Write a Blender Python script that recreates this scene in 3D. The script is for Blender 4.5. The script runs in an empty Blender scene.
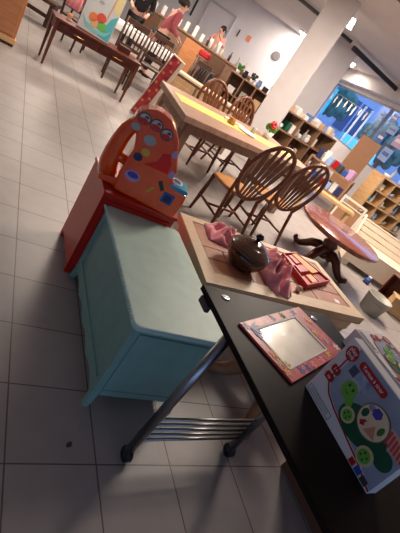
import bpy, bmesh, math, random
from mathutils import Vector, Matrix, Euler
random.seed(7)
sc = bpy.context.scene
COL = sc.collection
PI = math.pi
T = 1/3.0                      # floor tile size

# ------------------------------------------------------------------ materials
def s2l(c):
    return tuple(((v/255.0)/12.92 if v/255.0 <= .04045 else ((v/255.0+.055)/1.055)**2.4) for v in c)
MATS = {}
def mat(name, rgb, rough=.55, metal=0.0, var=0.0, scale=6.0, stretch=(1,1,1), rgb2=None, bump=0.0, spec=.5, coat=0.0, emit=0.0, alpha=1.0, sheen=0.0):
    if name in MATS: return MATS[name]
    m = bpy.data.materials.new(name); m.use_nodes = True
    nt = m.node_tree; b = nt.nodes['Principled BSDF']
    c = s2l(rgb)
    b.inputs['Base Color'].default_value = (*c, 1)
    b.inputs['Roughness'].default_value = rough
    b.inputs['Metallic'].default_value = metal
    b.inputs['Specular IOR Level'].default_value = spec
    b.inputs['Coat Weight'].default_value = coat
    b.inputs['Sheen Weight'].default_value = sheen
    b.inputs['Alpha'].default_value = alpha
    if emit:
        b.inputs['Emission Color'].default_value = (*c, 1); b.inputs['Emission Strength'].default_value = emit
    if var or rgb2 or bump:
        tc = nt.nodes.new('ShaderNodeTexCoord'); mp = nt.nodes.new('ShaderNodeMapping')
        mp.inputs['Scale'].default_value = stretch
        nz = nt.nodes.new('ShaderNodeTexNoise'); nz.inputs['Scale'].default_value = scale; nz.inputs['Detail'].default_value = 5
        nt.links.new(tc.outputs['Object'], mp.inputs['Vector']); nt.links.new(mp.outputs['Vector'], nz.inputs['Vector'])
        cr = nt.nodes.new('ShaderNodeValToRGB')
        c2 = s2l(rgb2) if rgb2 else tuple(v*(1-var) for v in c)
        c1 = c if rgb2 else tuple(min(1, v*(1+var*.6)) for v in c)
        cr.color_ramp.elements[0].position = .3; cr.color_ramp.elements[1].position = .7
        cr.color_ramp.elements[0].color = (*c2, 1); cr.color_ramp.elements[1].color = (*c1, 1)
        nt.links.new(nz.outputs['Fac'], cr.inputs['Fac']); nt.links.new(cr.outputs['Color'], b.inputs['Base Color'])
        if bump:
            bp = nt.nodes.new('ShaderNodeBump'); bp.inputs['Strength'].default_value = bump; bp.inputs['Distance'].default_value = .01
            nt.links.new(nz.outputs['Fac'], bp.inputs['Height']); nt.links.new(bp.outputs['Normal'], b.inputs['Normal'])
    MATS[name] = m
    return m

def glassy(name, tint, gloss=.1, rough=.02):
    m = bpy.data.materials.new(name); m.use_nodes = True; nt = m.node_tree; nt.nodes.clear()
    o = nt.nodes.new('ShaderNodeOutputMaterial'); mx = nt.nodes.new('ShaderNodeMixShader')
    t = nt.nodes.new('ShaderNodeBsdfTransparent'); t.inputs['Color'].default_value = (*tint, 1)
    g = nt.nodes.new('ShaderNodeBsdfGlossy'); g.inputs['Roughness'].default_value = rough
    mx.inputs['Fac'].default_value = gloss
    nt.links.new(t.outputs[0], mx.inputs[1]); nt.links.new(g.outputs[0], mx.inputs[2]); nt.links.new(mx.outputs[0], o.inputs[0])
    MATS[name] = m
    return m

def floor_mat():
    m = bpy.data.materials.new('floor_tiles'); m.use_nodes = True; nt = m.node_tree; b = nt.nodes['Principled BSDF']
    N = nt.nodes.new; L = nt.links.new
    tc = N('ShaderNodeTexCoord'); br = N('ShaderNodeTexBrick')
    br.offset = 0; br.squash = 1
    br.inputs['Scale'].default_value = 1.0
    br.inputs['Brick Width'].default_value = T; br.inputs['Row Height'].default_value = T
    br.inputs['Mortar Size'].default_value = .0032; br.inputs['Mortar Smooth'].default_value = .25
    br.inputs['Bias'].default_value = 0
    br.inputs['Color1'].default_value = (*s2l((164,156,152)),1); br.inputs['Color2'].default_value = (*s2l((157,150,147)),1)
    br.inputs['Mortar'].default_value = (*s2l((92,80,76)),1)
    L(tc.outputs['Object'], br.inputs['Vector'])
    nz = N('ShaderNodeTexNoise'); nz.inputs['Scale'].default_value = 9; nz.inputs['Detail'].default_value = 6
    L(tc.outputs['Object'], nz.inputs['Vector'])
    mx = N('ShaderNodeMix'); mx.data_type = 'RGBA'; mx.blend_type = 'MULTIPLY'; mx.inputs['Factor'].default_value = .35
    cr = N('ShaderNodeValToRGB'); cr.color_ramp.elements[0].position = .3; cr.color_ramp.elements[1].position = .75
    cr.color_ramp.elements[0].color = (.72,.70,.70,1); cr.color_ramp.elements[1].color = (1,1,1,1)
    L(nz.outputs['Fac'], cr.inputs['Fac']); L(br.outputs['Color'], mx.inputs[6]); L(cr.outputs['Color'], mx.inputs[7])
    L(mx.outputs[2], b.inputs['Base Color'])
    b.inputs['Roughness'].default_value = .4
    bp = N('ShaderNodeBump'); bp.inputs['Strength'].default_value = .35; bp.inputs['Distance'].default_value = .002; bp.invert = True
    L(br.outputs['Fac'], bp.inputs['Height']); L(bp.outputs['Normal'], b.inputs['Normal'])
    MATS['floor'] = m
    return m

# ------------------------------------------------------------------ mesh builder
class MB:
    def __init__(s): s.bm = bmesh.new(); s.mi = 0
    def _add(s, vs, faces, M=None, smooth=False):
        bv = [s.bm.verts.new((M @ Vector(v)) if M else Vector(v)) for v in vs]
        for f in faces:
            try:
                fc = s.bm.faces.new([bv[i] for i in f]); fc.material_index = s.mi; fc.smooth = smooth
            except ValueError: pass
        return s
    def box(s, x0, x1, y0, y1, z0, z1, M=None):
        v = [(x0,y0,z0),(x1,y0,z0),(x1,y1,z0),(x0,y1,z0),(x0,y0,z1),(x1,y0,z1),(x1,y1,z1),(x0,y1,z1)]
        return s._add(v, [(3,2,1,0),(4,5,6,7),(0,1,5,4),(1,2,6,5),(2,3,7,6),(3,0,4,7)], M)
    def prism(s, pts, z0, z1, M=None, smooth=False):
        n = len(pts)
        a = sum(pts[i][0]*pts[(i+1)%n][1]-pts[(i+1)%n][0]*pts[i][1] for i in range(n))
        if a < 0: pts = pts[::-1]
        v = [(p[0],p[1],z0) for p in pts]+[(p[0],p[1],z1) for p in pts]
        f = [tuple(range(n-1,-1,-1)), tuple(range(n,2*n))]+[(i,(i+1)%n,n+(i+1)%n,n+i) for i in range(n)]
        return s._add(v, f, M, smooth)
    def loft(s, rings, M=None, smooth=True, cap=True):
        n = len(rings[0]); v = [p for r in rings for p in r]; f = []
        for k in range(len(rings)-1):
            for i in range(n):
                f.append((k*n+i, k*n+(i+1)%n, (k+1)*n+(i+1)%n, (k+1)*n+i))
        if cap: f.append(tuple(range(n-1,-1,-1))); f.append(tuple(range((len(rings)-1)*n, len(rings)*n)))
        return s._add(v, f, M, smooth)
    def lathe(s, prof, n=20, M=None, smooth=True, sx=1, sy=1):
        rings = [[(r*sx*math.cos(2*PI*i/n), r*sy*math.sin(2*PI*i/n), z) for i in range(n)] for r, z in prof]
        return s.loft(rings, M, smooth)
    def tube(s, pts, rad, n=8, M=None, closed=False, sx=1.0):
        P = [Vector(p) for p in pts]; m = len(P)
        if not isinstance(rad, (list, tuple)): rad = [rad]*m
        rings = []; prev = None
        for i, p in enumerate(P):
            if closed: t = (P[(i+1)%m]-P[i-1])
            else: t = (P[min(i+1,m-1)]-P[max(i-1,0)])
            t.normalize()
            if prev is None:
                a = Vector((0,0,1)) if abs(t.z) < .9 else Vector((0,1,0))
                u = t.cross(a).normalized()
            else:
                u = (prev - t*prev.dot(t)).normalized()
            prev = u; w = t.cross(u)
            rings.append([tuple(p+(u*math.cos(2*PI*k/n)*sx+w*math.sin(2*PI*k/n))*rad[i]) for k in range(n)])
        if closed: rings.append(rings[0]); return s.loft(rings, M, True, False)
        return s.loft(rings, M, True, True)
    def bar(s, p0, p1, w, h):
        p0, p1 = Vector(p0), Vector(p1); d = p1-p0
        q = d.to_track_quat('X','Z'); M = Matrix.Translation(p0) @ q.to_matrix().to_4x4()
        return s.box(0, d.length, -w/2, w/2, -h/2, h/2, M)
    def ball(s, c, r, n=12, sc=(1,1,1), M=None):
        prof = [(max(1e-4, r*math.sin(PI*k/(n//2+2))), -r*math.cos(PI*k/(n//2+2))) for k in range(n//2+3)]
        X = Matrix.Translation(Vector(c)) @ Matrix.Diagonal((*sc,1))
        return s.lathe(prof, n, (M @ X) if M else X)
    def build(s, name, material, parent=None, bevel=0.0, loc=None, rot=None, seg=2):
        me = bpy.data.meshes.new(name)
        bmesh.ops.remove_doubles(s.bm, verts=s.bm.verts, dist=1e-6)
        bmesh.ops.recalc_face_normals(s.bm, faces=s.bm.faces)
        s.bm.to_mesh(me); s.bm.free()
        for mm in (material if isinstance(material, (list, tuple)) else [material]): me.materials.append(mm)
        o = bpy.data.objects.new(name, me); COL.objects.link(o)
        if parent: o.parent = parent
        if loc is not None: o.location = loc
        if rot is not None: o.rotation_euler = rot
        if bevel:
            md = o.modifiers.new('bevel', 'BEVEL'); md.width = bevel; md.segments = seg; md.limit_method = 'ANGLE'; md.angle_limit = .6
        return o

def tag(o, label, cat, group=None):
    o['label'] = label; o['category'] = cat
    if group: o['group'] = group
    return o
def thing(name, label, cat, loc=(0,0,0), rz=0, group=None, rot=None):
    o = bpy.data.objects.new(name, None); COL.objects.link(o); o.empty_display_size = .1
    o.location = loc; o.rotation_euler = rot if rot else (0,0,rz)
    return tag(o, label, cat, group)
def struct(o): o['kind'] = 'structure'; return o
def copy_tree(o, parent=None):
    c = o.copy(); COL.objects.link(c)
    if parent: c.parent = parent
    for ch in [x for x in o.children]: copy_tree(ch, c)
    return c
def text_obj(name, body, size, material, parent, loc, M3, ax='CENTER', sx=1.0):
    cu = bpy.data.curves.new(name, 'FONT'); cu.body = body; cu.size = size; cu.align_x = ax; cu.align_y = 'CENTER'; cu.extrude = .0004
    cu.space_line = .8
    to = bpy.data.objects.new(name+'_tmp', cu); COL.objects.link(to)
    dg = bpy.context.evaluated_depsgraph_get(); dg.update()
    me = bpy.data.meshes.new_from_object(to.evaluated_get(dg)); bpy.data.objects.remove(to)
    me.materials.clear(); me.materials.append(material)
    o = bpy.data.objects.new(name, me); COL.objects.link(o); o.parent = parent
    X = Matrix.Translation(Vector(loc)) @ M3.to_4x4() @ Matrix.Diagonal((sx,1,1,1))
    o.matrix_local = X
    return o

# ------------------------------------------------------------------ camera
FPX, YAW, PITCH, ROLL = 423.655, 0.629815, -0.437310, 0.612657
CAM = Vector((-0.40641, -0.82760, 1.44966))
f = Vector((math.sin(YAW)*math.cos(PITCH), math.cos(YAW)*math.cos(PITCH), math.sin(PITCH)))
r0 = Vector((math.cos(YAW), -math.sin(YAW), 0)); u0 = r0.cross(f)
r = math.cos(ROLL)*r0+math.sin(ROLL)*u0; u = -math.sin(ROLL)*r0+math.cos(ROLL)*u0
cam = bpy.data.cameras.new('camera'); co = bpy.data.objects.new('camera', cam); COL.objects.link(co)
R = Matrix((r, u, -f)).transposed().to_4x4()
co.matrix_world = Matrix.Translation(CAM) @ R
cam.sensor_fit = 'HORIZONTAL'; cam.sensor_width = 36; cam.lens = FPX*36/400; cam.clip_start = .05; cam.clip_end = 200
sc.camera = co
VE = -YAW                                   # rotation of things that face the room's counter side

# ------------------------------------------------------------------ palette
W = mat('white_plaster', (206,200,199), .85, var=.06, scale=3)
WW = mat('white_wall_paint', (226,224,228), .8, var=.04, scale=2)
CEIL = mat('ceiling_board', (196,190,187), .9, var=.05, scale=2)
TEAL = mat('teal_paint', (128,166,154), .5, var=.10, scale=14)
TEALT = mat('teal_paint_lit', (184,212,202), .5, var=.07, scale=14)  # same teal paint, the light on the lid put into its colour
RED = mat('red_paint', (194,30,18), .3, var=.12, scale=8)
ORANGE = mat('orange_plastic', (252,84,14), .25, coat=.8, var=.10, scale=26, bump=.25)
BEIGE = mat('beige_wood', (212,184,148), .5, var=.14, scale=10, stretch=(1,8,1))
TERRA = mat('terracotta_tile', (176,116,88), .5, var=.28, scale=9)
GROUT = mat('tile_grout', (110,84,72), .9)
BLACK = mat('black_laminate', (30,24,22), .45, var=.08, scale=20, spec=.07)
CHROME = mat('brushed_steel', (150,152,156), .32, 1.0)
RUBBER = mat('black_rubber', (22,22,24), .6)
DARKW = mat('dark_red_wood', (88,34,20), .35, rgb2=(52,18,11), scale=5, stretch=(2,12,2))
MAHOG = mat('mahogany', (112,52,34), .3, rgb2=(76,32,20), scale=5, stretch=(2,10,2))
CHAIRW = mat('chair_wood', (128,72,40), .28, rgb2=(84,42,20), scale=6, stretch=(2,2,10))
SEATW = mat('seat_wood', (196,136,70), .4, rgb2=(156,98,46), scale=5, stretch=(2,10,2))
BLACKW = mat('dark_chair_wood', (84,52,36), .4, rgb2=(52,30,20), scale=6)
PINE = mat('pine_wood', (186,150,112), .5, rgb2=(160,124,88), scale=5, stretch=(10,1.5,2))
PINED = mat('dark_pine', (140,108,88), .5, rgb2=(112,84,66), scale=5, stretch=(10,1.5,2))  # pine in a darker tone
SHELFW = mat('shelf_board', (158,122,92), .6, rgb2=(132,98,72), scale=5, stretch=(8,1,1))
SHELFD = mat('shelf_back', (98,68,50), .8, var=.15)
OAK = mat('light_oak', (206,166,118), .5, rgb2=(182,142,96), scale=5, stretch=(1,1,8))
YELLOW = mat('yellow_cloth', (204,186,92), .85, rgb2=(220,206,128), scale=30)
CREAM = mat('cream_paint', (226,212,190), .5, var=.05)
OLIVE = mat('cabinet_orange_wood', (204,140,92), .45, rgb2=(182,118,74), scale=4, stretch=(1,1,6))
WHITE = mat('white_card', (232,230,226), .6)
PWHITE = mat('white_print', (240,238,236), .4)
PRED = mat('red_print', (176,24,34), .4)
GREY = mat('grey_plastic', (170,166,154), .45)
DGREY = mat('dark_grey', (60,58,60), .6)
SKIN = mat('skin', (222,170,146), .55)
NAVY = mat('navy', (34,42,86), .5)
BLUE = mat('blue_print', (42,84,170), .45)
CYAN = mat('cyan_plastic', (30,150,190), .35)
LBLUE = mat('pale_blue', (150,176,220), .6)
GREEN = mat('leaf_green', (70,120,48), .6, var=.25)
LIME = mat('lime_green', (104,176,62), .5)
DGREEN = mat('dark_green', (20,84,58), .5)
YEL = mat('yellow_print', (220,176,60), .5)
ORG = mat('orange_card', (240,150,50), .5)
CRIM = mat('crimson_card', (176,16,26), .4, var=.1)
PINK = mat('pink_cloth', (250,168,176), .9, rgb2=(240,136,148), scale=30, sheen=.3)
PURP = mat('purple_print', (70,60,160), .5)
LILAC = mat('lilac_print', (190,150,190), .5)
BROWNG = mat('brown_glaze', (84,50,36), .14, var=.25, scale=6, coat=.5)
CARD = mat('cardboard', (186,150,112), .8, var=.08)
HAIR = mat('dark_hair', (38,26,22), .6)
DFAB = mat('black_fabric', (30,28,32), .85)
PSWEAT = mat('dusty_pink_knit', (170,84,92), .9, var=.12, scale=30)
PTOP = mat('pale_pink_top', (228,160,150), .85)
REDF = mat('red_fabric', (176,30,36), .8)
FLOORM = floor_mat()

# ------------------------------------------------------------------ room shell
def poly(name, pts, z0, z1, m):
    return struct(MB().prism(pts, z0, z1).build(name, m))
W0, W1, W2 = Vector((10.45,13.75)), Vector((8.77,8.76)), Vector((7.0,3.5))
wd = (W0-W1).normalized(); wo = Vector((wd.y,-wd.x))          # along the window wall, and outwards
WE = W1-wd*13.6
BW = Vector((8.7,13.22)); bd = Vector((-.798,.603)); BL = BW+bd*22
floor_pts = [(-9,-5),(WE.x,WE.y-.6),(W2.x,W2.y),(W1.x,W1.y),(W0.x,W0.y),(10.4,14.3),(BL.x,BL.y),(-9,26)]
poly('floor', [(-9,-5),(4.6,-5),(W2.x,W2.y),(W1.x,W1.y),(W0.x,W0.y),(10.3,14.4),(8.9,13.5),(BL.x,BL.y),(-9,BL.y)], -.12, 0, FLOORM)
poly('ceiling', [(-9,-5),(4.6,-5),(W2.x,W2.y),(W1.x,W1.y),(W0.x,W0.y),(10.3,14.4),(8.9,13.5),(BL.x,BL.y),(-9,BL.y)], 3.0, 3.12, CEIL)
def wallseg(name, a, b, z0, z1, m, t=.2, out=None):
    a, b = Vector(a), Vector(b); d = (b-a).normalized(); n = out if out else Vector((d.y,-d.x))
    return poly(name, [tuple(a), tuple(b), tuple(b+n*t), tuple(a+n*t)], z0, z1, m)
wallseg('wall_back', BW, BL, 0, 3.0, WW, out=Vector((.603,.798)))
wallseg('wall_back_return', Vector((8.75,13.35)), Vector((10.35,14.3)), 0, 3.0, W, out=Vector((-.5,.86)))
wallseg('wall_window_sill', W0+wd*.6, W2, 0, 1.0, W, out=wo)
wallseg('wall_window_head', W0+wd*.6, W2, 2.5, 3.0, W, out=wo)
wallseg('wall_window_jamb', W0+wd*.6, W0, 1.0, 2.5, W, out=wo)
wallseg('wall_right', W2, (4.6,-5), 0, 3.0, W, out=wo)
wallseg('wall_left', (-9,-5), (-9,BL.y), 0, 3.0, W, out=Vector((-1,0)))
# wall behind the camera, with a long low window added for bluish fill
wallseg('wall_front_sill', (-9,-5), (4.6,-5), 0, .9, W, out=Vector((0,-1)))
wallseg('wall_front_head', (-9,-5), (4.6,-5), 2.2, 3.0, W, out=Vector((0,-1)))
wallseg('wall_front_side', (2.0,-5), (4.6,-5), .9, 2.2, W, out=Vector((0,-1)))
wallseg('wall_front_end', (-9,-5), (-8.0,-5), .9, 2.2, W, out=Vector((0,-1)))
# ceiling beams along the window head
wallseg('trim_1', W0+wd*.3-wo*.32, W2-wo*.32, 2.62, 3.0, W, t=.3, out=wo)
# pillars
def pillar(name, cx, cy, w, d, rz):
    o = MB().box(-w/2,w/2,0,d,0,3.0).build(name, W, bevel=.012); o.location = (cx,cy,0); o.rotation_euler.z = rz
    return struct(o)
pillar('pillar_1', 3.88, 5.96, .46, .46, VE)
pillar('pillar_2', 6.60, 9.03, .66, .5, VE)
# window: frame and panes
FRM = mat('window_frame_paint', (120,124,136), .5)
def wp(s, z, o=0.0):                      # a point of the window wall, s metres from its far end
    p = W0-wd*s+wo*o
    return (p.x, p.y, z)
SL = (W0-W1).length; SL2 = (W0-W2).length
GL = glassy('window_glass', (.86,.93,1.0), .07)
for i, (a, b) in enumerate(((0, SL), (SL, SL2))):
    fr = MB()
    for z in (1.02, 2.48): fr.bar(wp(a,z,.08), wp(b,z,.08), .06, .05)
    for s in (a+.03, b-.03): fr.bar(wp(s,1.0,.08), wp(s,2.5,.08), .06, .06)
    w = struct(fr.build('window_%d' % (i+1), FRM))
    g = MB(); g._add([wp(a+.05,1.03,.08), wp(b-.05,1.03,.08), wp(b-.05,2.47,.08), wp(a+.05,2.47,.08)], [(0,1,2,3)])
    g.build('pane', GL, w)
# dark ceiling tracks and beam
DK = mat('dark_steel', (46,44,46), .5)
struct(MB().bar((3.8,8.62,2.93),(6.1,8.3,2.93),.05,.07).build('trim_2', DK))
struct(MB().bar((6.2,8.24,2.86),(8.72,8.72,2.86),.08,.10).build('trim_3', DK))
struct(MB().bar((2.0,3.95,2.92),(6.5,4.35,2.92),.08,.1).build('trim_4', DK))

# outside
OUT = mat('pavement', (120,130,150), .8, var=.1)
def wv(s, o, z=0): p = W0-wd*s+wo*o; return (p.x, p.y, z)
a, b, c, d = wv(-48,.25), wv(16,.25), wv(16,45), wv(-48,45)
poly('street', [a[:2],b[:2],c[:2],d[:2]], -.2, -.05, OUT)

# ------------------------------------------------------------------ lights
LAMP = mat('lamp_diffuser', (255,246,235), .5, emit=7)
LFR = mat('lamp_frame', (220,218,214), .5)
def ceiling_light(x, y, label, power, w=.58, l=1.18, rz=VE, seen=True):
    t = thing('ceiling_light', label, 'ceiling light', (x,y,2.955), rz, 'panel lamps on the ceiling')
    if True:
        MB().box(-w/2,w/2,-l/2,l/2,0.012,.045).build('housing', LFR, t)
        MB().box(-w/2+.02,w/2-.02,-l/2+.02,l/2-.02,0,.011).build('diffuser', LAMP, t)
    la = bpy.data.lights.new('panel_light','AREA'); la.shape = 'RECTANGLE'; la.size = w; la.size_y = l; la.energy = power; la.color = (1,.84,.70)
    lo = bpy.data.objects.new('panel_light', la); COL.objects.link(lo); lo.location = (x,y,2.94); lo.rotation_euler.z = rz
    return t
LP = 78
ceiling_light(4.85,7.28,'white ceiling panel lamp just right of the front white pillar', LP)
ceiling_light(8.5,11.3,'white ceiling panel lamp just right of the rear pillar, above the dark beam end', 90)
ceiling_light(7.9,13.0,'white ceiling panel lamp left of the front pillar near the back wall', 85)
ceiling_light(1.2,5.4,'white ceiling panel lamp over the console table', LP*1.0)
ceiling_light(-2.9,7.2,'unseen ceiling panel lamp added to light the open floor left of the console table', LP*1.0)  # unseen lamp, added to light the left part of the floor
ceiling_light(0.8,9.5,'white ceiling panel lamp over the white cloth table', LP)
ceiling_light(3.2,10.6,'white ceiling panel lamp over the aisle before the counter', LP*1.6)
ceiling_light(4.3,3.9,'white ceiling panel lamp over the round pedestal table', LP*2.4)
ceiling_light(3.0,2.5,'unseen ceiling panel lamp added to brighten the far end of the tiled coffee table', LP*.6)  # unseen lamp, added to brighten the tiled table and the chest lid
wld = bpy.data.worlds.new('sky'); sc.world = wld; wld.use_nodes = True
bg = wld.node_tree.nodes['Background']; bg.inputs['Color'].default_value = (.36,.57,1.0,1); bg.inputs['Strength'].default_value = 2.1
vs = sc.view_settings; vs.view_transform = 'Standard'; vs.look = 'None'; vs.gamma = 1.0; vs.use_curve_mapping = False; vs.exposure = 0.0
try: sc.cycles.max_bounces = 6
except Exception: pass
#PART2
# ================================================================== FOREGROUND
# teal chest
t = thing('storage_chest', 'pale teal painted wooden chest with rope-beaded lid standing in front of the red cabinet', 'chest', (.305,.262,0), 0)
X1, Y1, H = .425, .865, .475
b = MB(); b.box(.012,X1-.012,.012,Y1-.012,.075,H); b.build('body', TEAL, t, .004)
pan = MB(); pan.box(.04,X1-.04,.004,.012,.105,H-.03); pan.build('front_panel', TEAL, t, .003)
rl = MB(); rl.box(.036,X1-.036,.0,.014,.072,.105); rl.build('rail', TEAL, t, .004)
# scalloped apron along the left side
sp = []
for i in range(33):
    y = .03+(Y1-.06)*i/32; sp.append((y, .062+.022*abs(math.sin(i/32*PI*4))))
pts = sp+[(Y1-.03,.14),(.03,.14)]
M = Matrix(((0,0,1,0),(1,0,0,0),(0,1,0,0),(0,0,0,1)))
MB().prism(pts, .002, .011, M).build('apron', TEAL, t)
for x in (0, X1-.035):
    for y in (0, Y1-.035):
        lg = MB(); sx = -1 if x == 0 else 1; sy = -1 if y == 0 else 1
        cx, cy = x+.0175, y+.0175
        rings = []
        for z, w, o in ((0,.013,.012),(.05,.0165,.004),(.1,.0175,0),(H,.0175,0)):
            rings.append([(cx+sx*o+dx*w, cy+sy*o+dy*w, z) for dx, dy in ((-1,-1),(1,-1),(1,1),(-1,1))])
        lg.loft(rings, smooth=False); lg.build('leg', TEAL, t, .003)
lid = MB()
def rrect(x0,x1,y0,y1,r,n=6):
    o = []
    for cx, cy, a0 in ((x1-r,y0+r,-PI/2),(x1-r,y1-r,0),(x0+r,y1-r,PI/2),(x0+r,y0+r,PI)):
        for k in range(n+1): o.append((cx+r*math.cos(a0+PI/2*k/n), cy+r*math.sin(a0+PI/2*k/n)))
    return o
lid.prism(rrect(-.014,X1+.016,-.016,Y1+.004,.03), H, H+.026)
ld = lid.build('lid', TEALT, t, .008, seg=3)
bd_ = MB()
for i in range(50): bd_.ball((-.0135,.02+.84*i/49,H+.019), .0080, 6)
bd_.build('rope_beading', TEALT, ld)

# red cabinet
t = thing('red_cabinet', 'low red painted cabinet behind the teal chest, under the orange toy', 'cabinet', (.262,1.145,0), 0)
MB().box(.0,.44,.0,.40,.045,.545).build('body', RED, t, .003)
MB().box(-.006,.446,-.012,.406,.545,.565).build('top', RED, t, .004)
MB().box(.02,.42,-.012,.0,.075,.52).build('front_panel', RED, t, .002)
for x in (0,.40):
    for y in (0,.36): MB().box(x,x+.04,y,y+.04,0,.045).build('foot', RED, t, .002)

# orange toy garage (stands on the red cabinet)
TZ = .5655
t = thing('toy_garage', 'bright orange plastic toy garage with car stickers standing on the red cabinet', 'toy', (.30,1.205,TZ), math.atan2(-.09,.36))
MV = Matrix(((1,0,0,0),(0,0,1,0),(0,1,0,0),(0,0,0,1)))        # plan x,y -> x,z ; thickness -> y
def vprism(mb, pts, y0, y1): return mb.prism(pts, y0, y1, MV)
main = [(.012,0),(.36,0),(.375,.03),(.38,.10),(.375,.155),(.30,.165),(.262,.20),(.262,.25),(.235,.30),(.195,.385),(.155,.43),(.113,.462),(.07,.472),(.03,.472),(-.012,.455),(-.05,.42),(-.056,.38),(-.045,.33),(-.012,.322),(.012,.245),(.004,.17),(.0,.10)]
# split in two convex-ish pieces keeps the concave outline clean
vprism(MB(), main, -.012, .12).build('body', ORANGE, t, .014, seg=3)
MB().tube([(-.012,.05,.385),(-.036,.055,.34),(-.054,.06,.30),(-.064,.065,.24),(-.068,.07,.17),(-.065,.075,.10),(-.05,.08,.04)], [.034,.038,.040,.043,.046,.05,.052], 10).build('loop_ramp', ORANGE, t)
MB().tube([(-.08,.08,.15),(-.04,.07,.15),(.01,.06,.15)], .028, 8).build('cross_bar', ORANGE, t)
MB().box(-.085,.04,.03,.15,0,.045).build('ramp_base', ORANGE, t, .012)
def disc(mb, cx, cz, rx, rz, y0=-.0155, y1=-.011, n=18, rot=0):
    p = [(cx+rx*math.cos(2*PI*k/n)*math.cos(rot)-rz*math.sin(2*PI*k/n)*math.sin(rot), cz+rx*math.cos(2*PI*k/n)*math.sin(rot)+rz*math.sin(2*PI*k/n)*math.cos(rot)) for k in range(n)]
    return vprism(mb, p, y0, y1)
for cx, cz in ((-.010,.407),(.055,.408),(.120,.392)):
    rim = disc(MB(), cx, cz, .033, .03).build('car_sticker', DGREY, t)
    disc(MB(), cx, cz, .027, .024, -.0175, -.014).build('sticker_face', mat('sticker_cream',(206,196,180),.3), rim)
    vprism(MB(), [(cx-.026,cz-.002),(cx+.006,cz+.004),(cx+.026,cz-.004),(cx+.016,cz-.022),(cx-.016,cz-.022)], -.0195, -.017).build('red_car', mat('sticker_red',(216,30,20),.3), rim)
    vprism(MB(), [(cx-.004,cz+.006),(cx+.020,cz+.006),(cx+.014,cz+.016),(cx+.002,cz+.018)], -.0195, -.017).build('car_window', DGREY, rim)
disc(MB(), -.030, .352, .024, .017).build('grey_plate', GREY, t)
disc(MB(), .061, .325, .033, .026).build('grey_plate', GREY, t)
disc(MB(), .070, .262, .024, .02).build('gold_disc', YEL, t)
disc(MB(), .047, .222, .024, .02, -.0175, -.012).build('navy_disc', NAVY, t)
o = disc(MB(), .068, .118, .042, .03).build('round_badge', LILAC, t)
disc(MB(), .068, .124, .03, .016, -.0175, -.0145).build('badge_face', PURP, o)
vprism(MB(), [(.09,.205),(.22,.215),(.215,.265),(.185,.315),(.15,.30),(.145,.25)], -.0145, -.011).build('red_panel', mat('bright_red_plastic',(232,22,14),.25), t)
vprism(MB(), [(.165,.075),(.175,.07),(.2,.115),(.188,.118)], -.0145, -.011).build('yellow_arrow', YEL, t)
vprism(MB(), [(.20,.155),(.235,.115),(.25,.13),(.215,.172)], -.0145, -.011).build('dark_hose', DGREY, t)
disc(MB(), .205, .324, .016, .02).build('lilac_sticker', LILAC, t)
disc(MB(), .243, .222, .016, .022).build('lilac_sticker', LILAC, t)
w = vprism(MB(), [(.255,.065),(.32,.065),(.32,.125),(.255,.125)], -.0155, -.011).build('blue_window', BLUE, t)
vprism(MB(), [(.268,.075),(.308,.075),(.308,.112),(.268,.112)], -.018, -.0145).build('dark_opening', NAVY, w)
rf = MB(); rf.box(.265,.372,-.015,.118,.157,.178); rf = rf.build('blue_roof', CYAN, t, .006)
MB().tube([(.30+.03*math.cos(a),.05+.04*math.sin(a),.181) for a in [2*PI*k/14 for k in range(14)]], .006, 6, closed=True).build('roof_ring', WHITE, rf)

# tile-topped coffee table
TT = [(.790,.690),(2.26,.825),(2.235,1.495),(.838,1.394)]     # near left, near right, far right, far left
def quad_pt(u, v):
    a, b_, c_, d_ = [Vector(p) for p in TT]
    return a*(1-u)*(1-v)+b_*u*(1-v)+c_*u*v+d_*(1-u)*v
t = thing('coffee_table', 'beige wooden coffee table with terracotta tile top right of the teal chest', 'table', (0,0,0))
u0_, u1_, v0_, v1_ = .058, .945, .14, .905
top = MB()
iq = [quad_pt(*p) for p in ((u0_,v0_),(u1_,v0_),(u1_,v1_),(u0_,v1_))]
oq = [quad_pt(*p) for p in ((0,0),(1,0),(1,1),(0,1))]
for k in range(4):
    q = [oq[k], oq[(k+1)%4], iq[(k+1)%4], iq[k]]
    top.prism([tuple(p) for p in q], .445, .502)
top.build('top_frame', BEIGE, t, .006)
MB().prism([tuple(p) for p in iq], .455, .494).build('grout_bed', GROUT, t)
def tile(uu0, uu1, vv0, vv1):
    L = u1_-u0_; Hh = v1_-v0_; g = .0055
    q = [quad_pt(u0_+L*a_, v0_+Hh*b__) for a_, b__ in ((uu0+g*.6,vv0+g*1.2),(uu1-g*.6,vv0+g*1.2),(uu1-g*.6,vv1-g*1.2),(uu0+g*.6,vv1-g*1.2))]
    return [tuple(p) for p in q]
tl = MB()
rows = [(0,.27,(.24,.47,.71)),(.27,.50,(.12,.36,.60,.84)),(.50,1.0,(.19,.40,.61,.82))]
for v0r, v1r, cuts in rows:
    cs = [0]+list(cuts)+[1]
    for a_, b__ in zip(cs[:-1], cs[1:]): tl.prism(tile(a_, b__, v0r, v1r), .49, .4975)
o = tl.build('tile_inlay', TERRA, t, .0015); 
sticker = MB().prism([(2.02,.93),(2.07,.925),(2.08,.965),(2.035,.975)], .4976, .4984).build('price_sticker', WHITE, t)
ap = MB()
aq = [quad_pt(*p) for p in ((.03,.06),(.97,.06),(.97,.94),(.03,.94))]
for k in range(4):
    p, q = aq[k], aq[(k+1)%4]; ap.bar((p.x,p.y,.40),(q.x,q.y,.40),.022,.09)
ap.build('apron', BEIGE, t)
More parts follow.
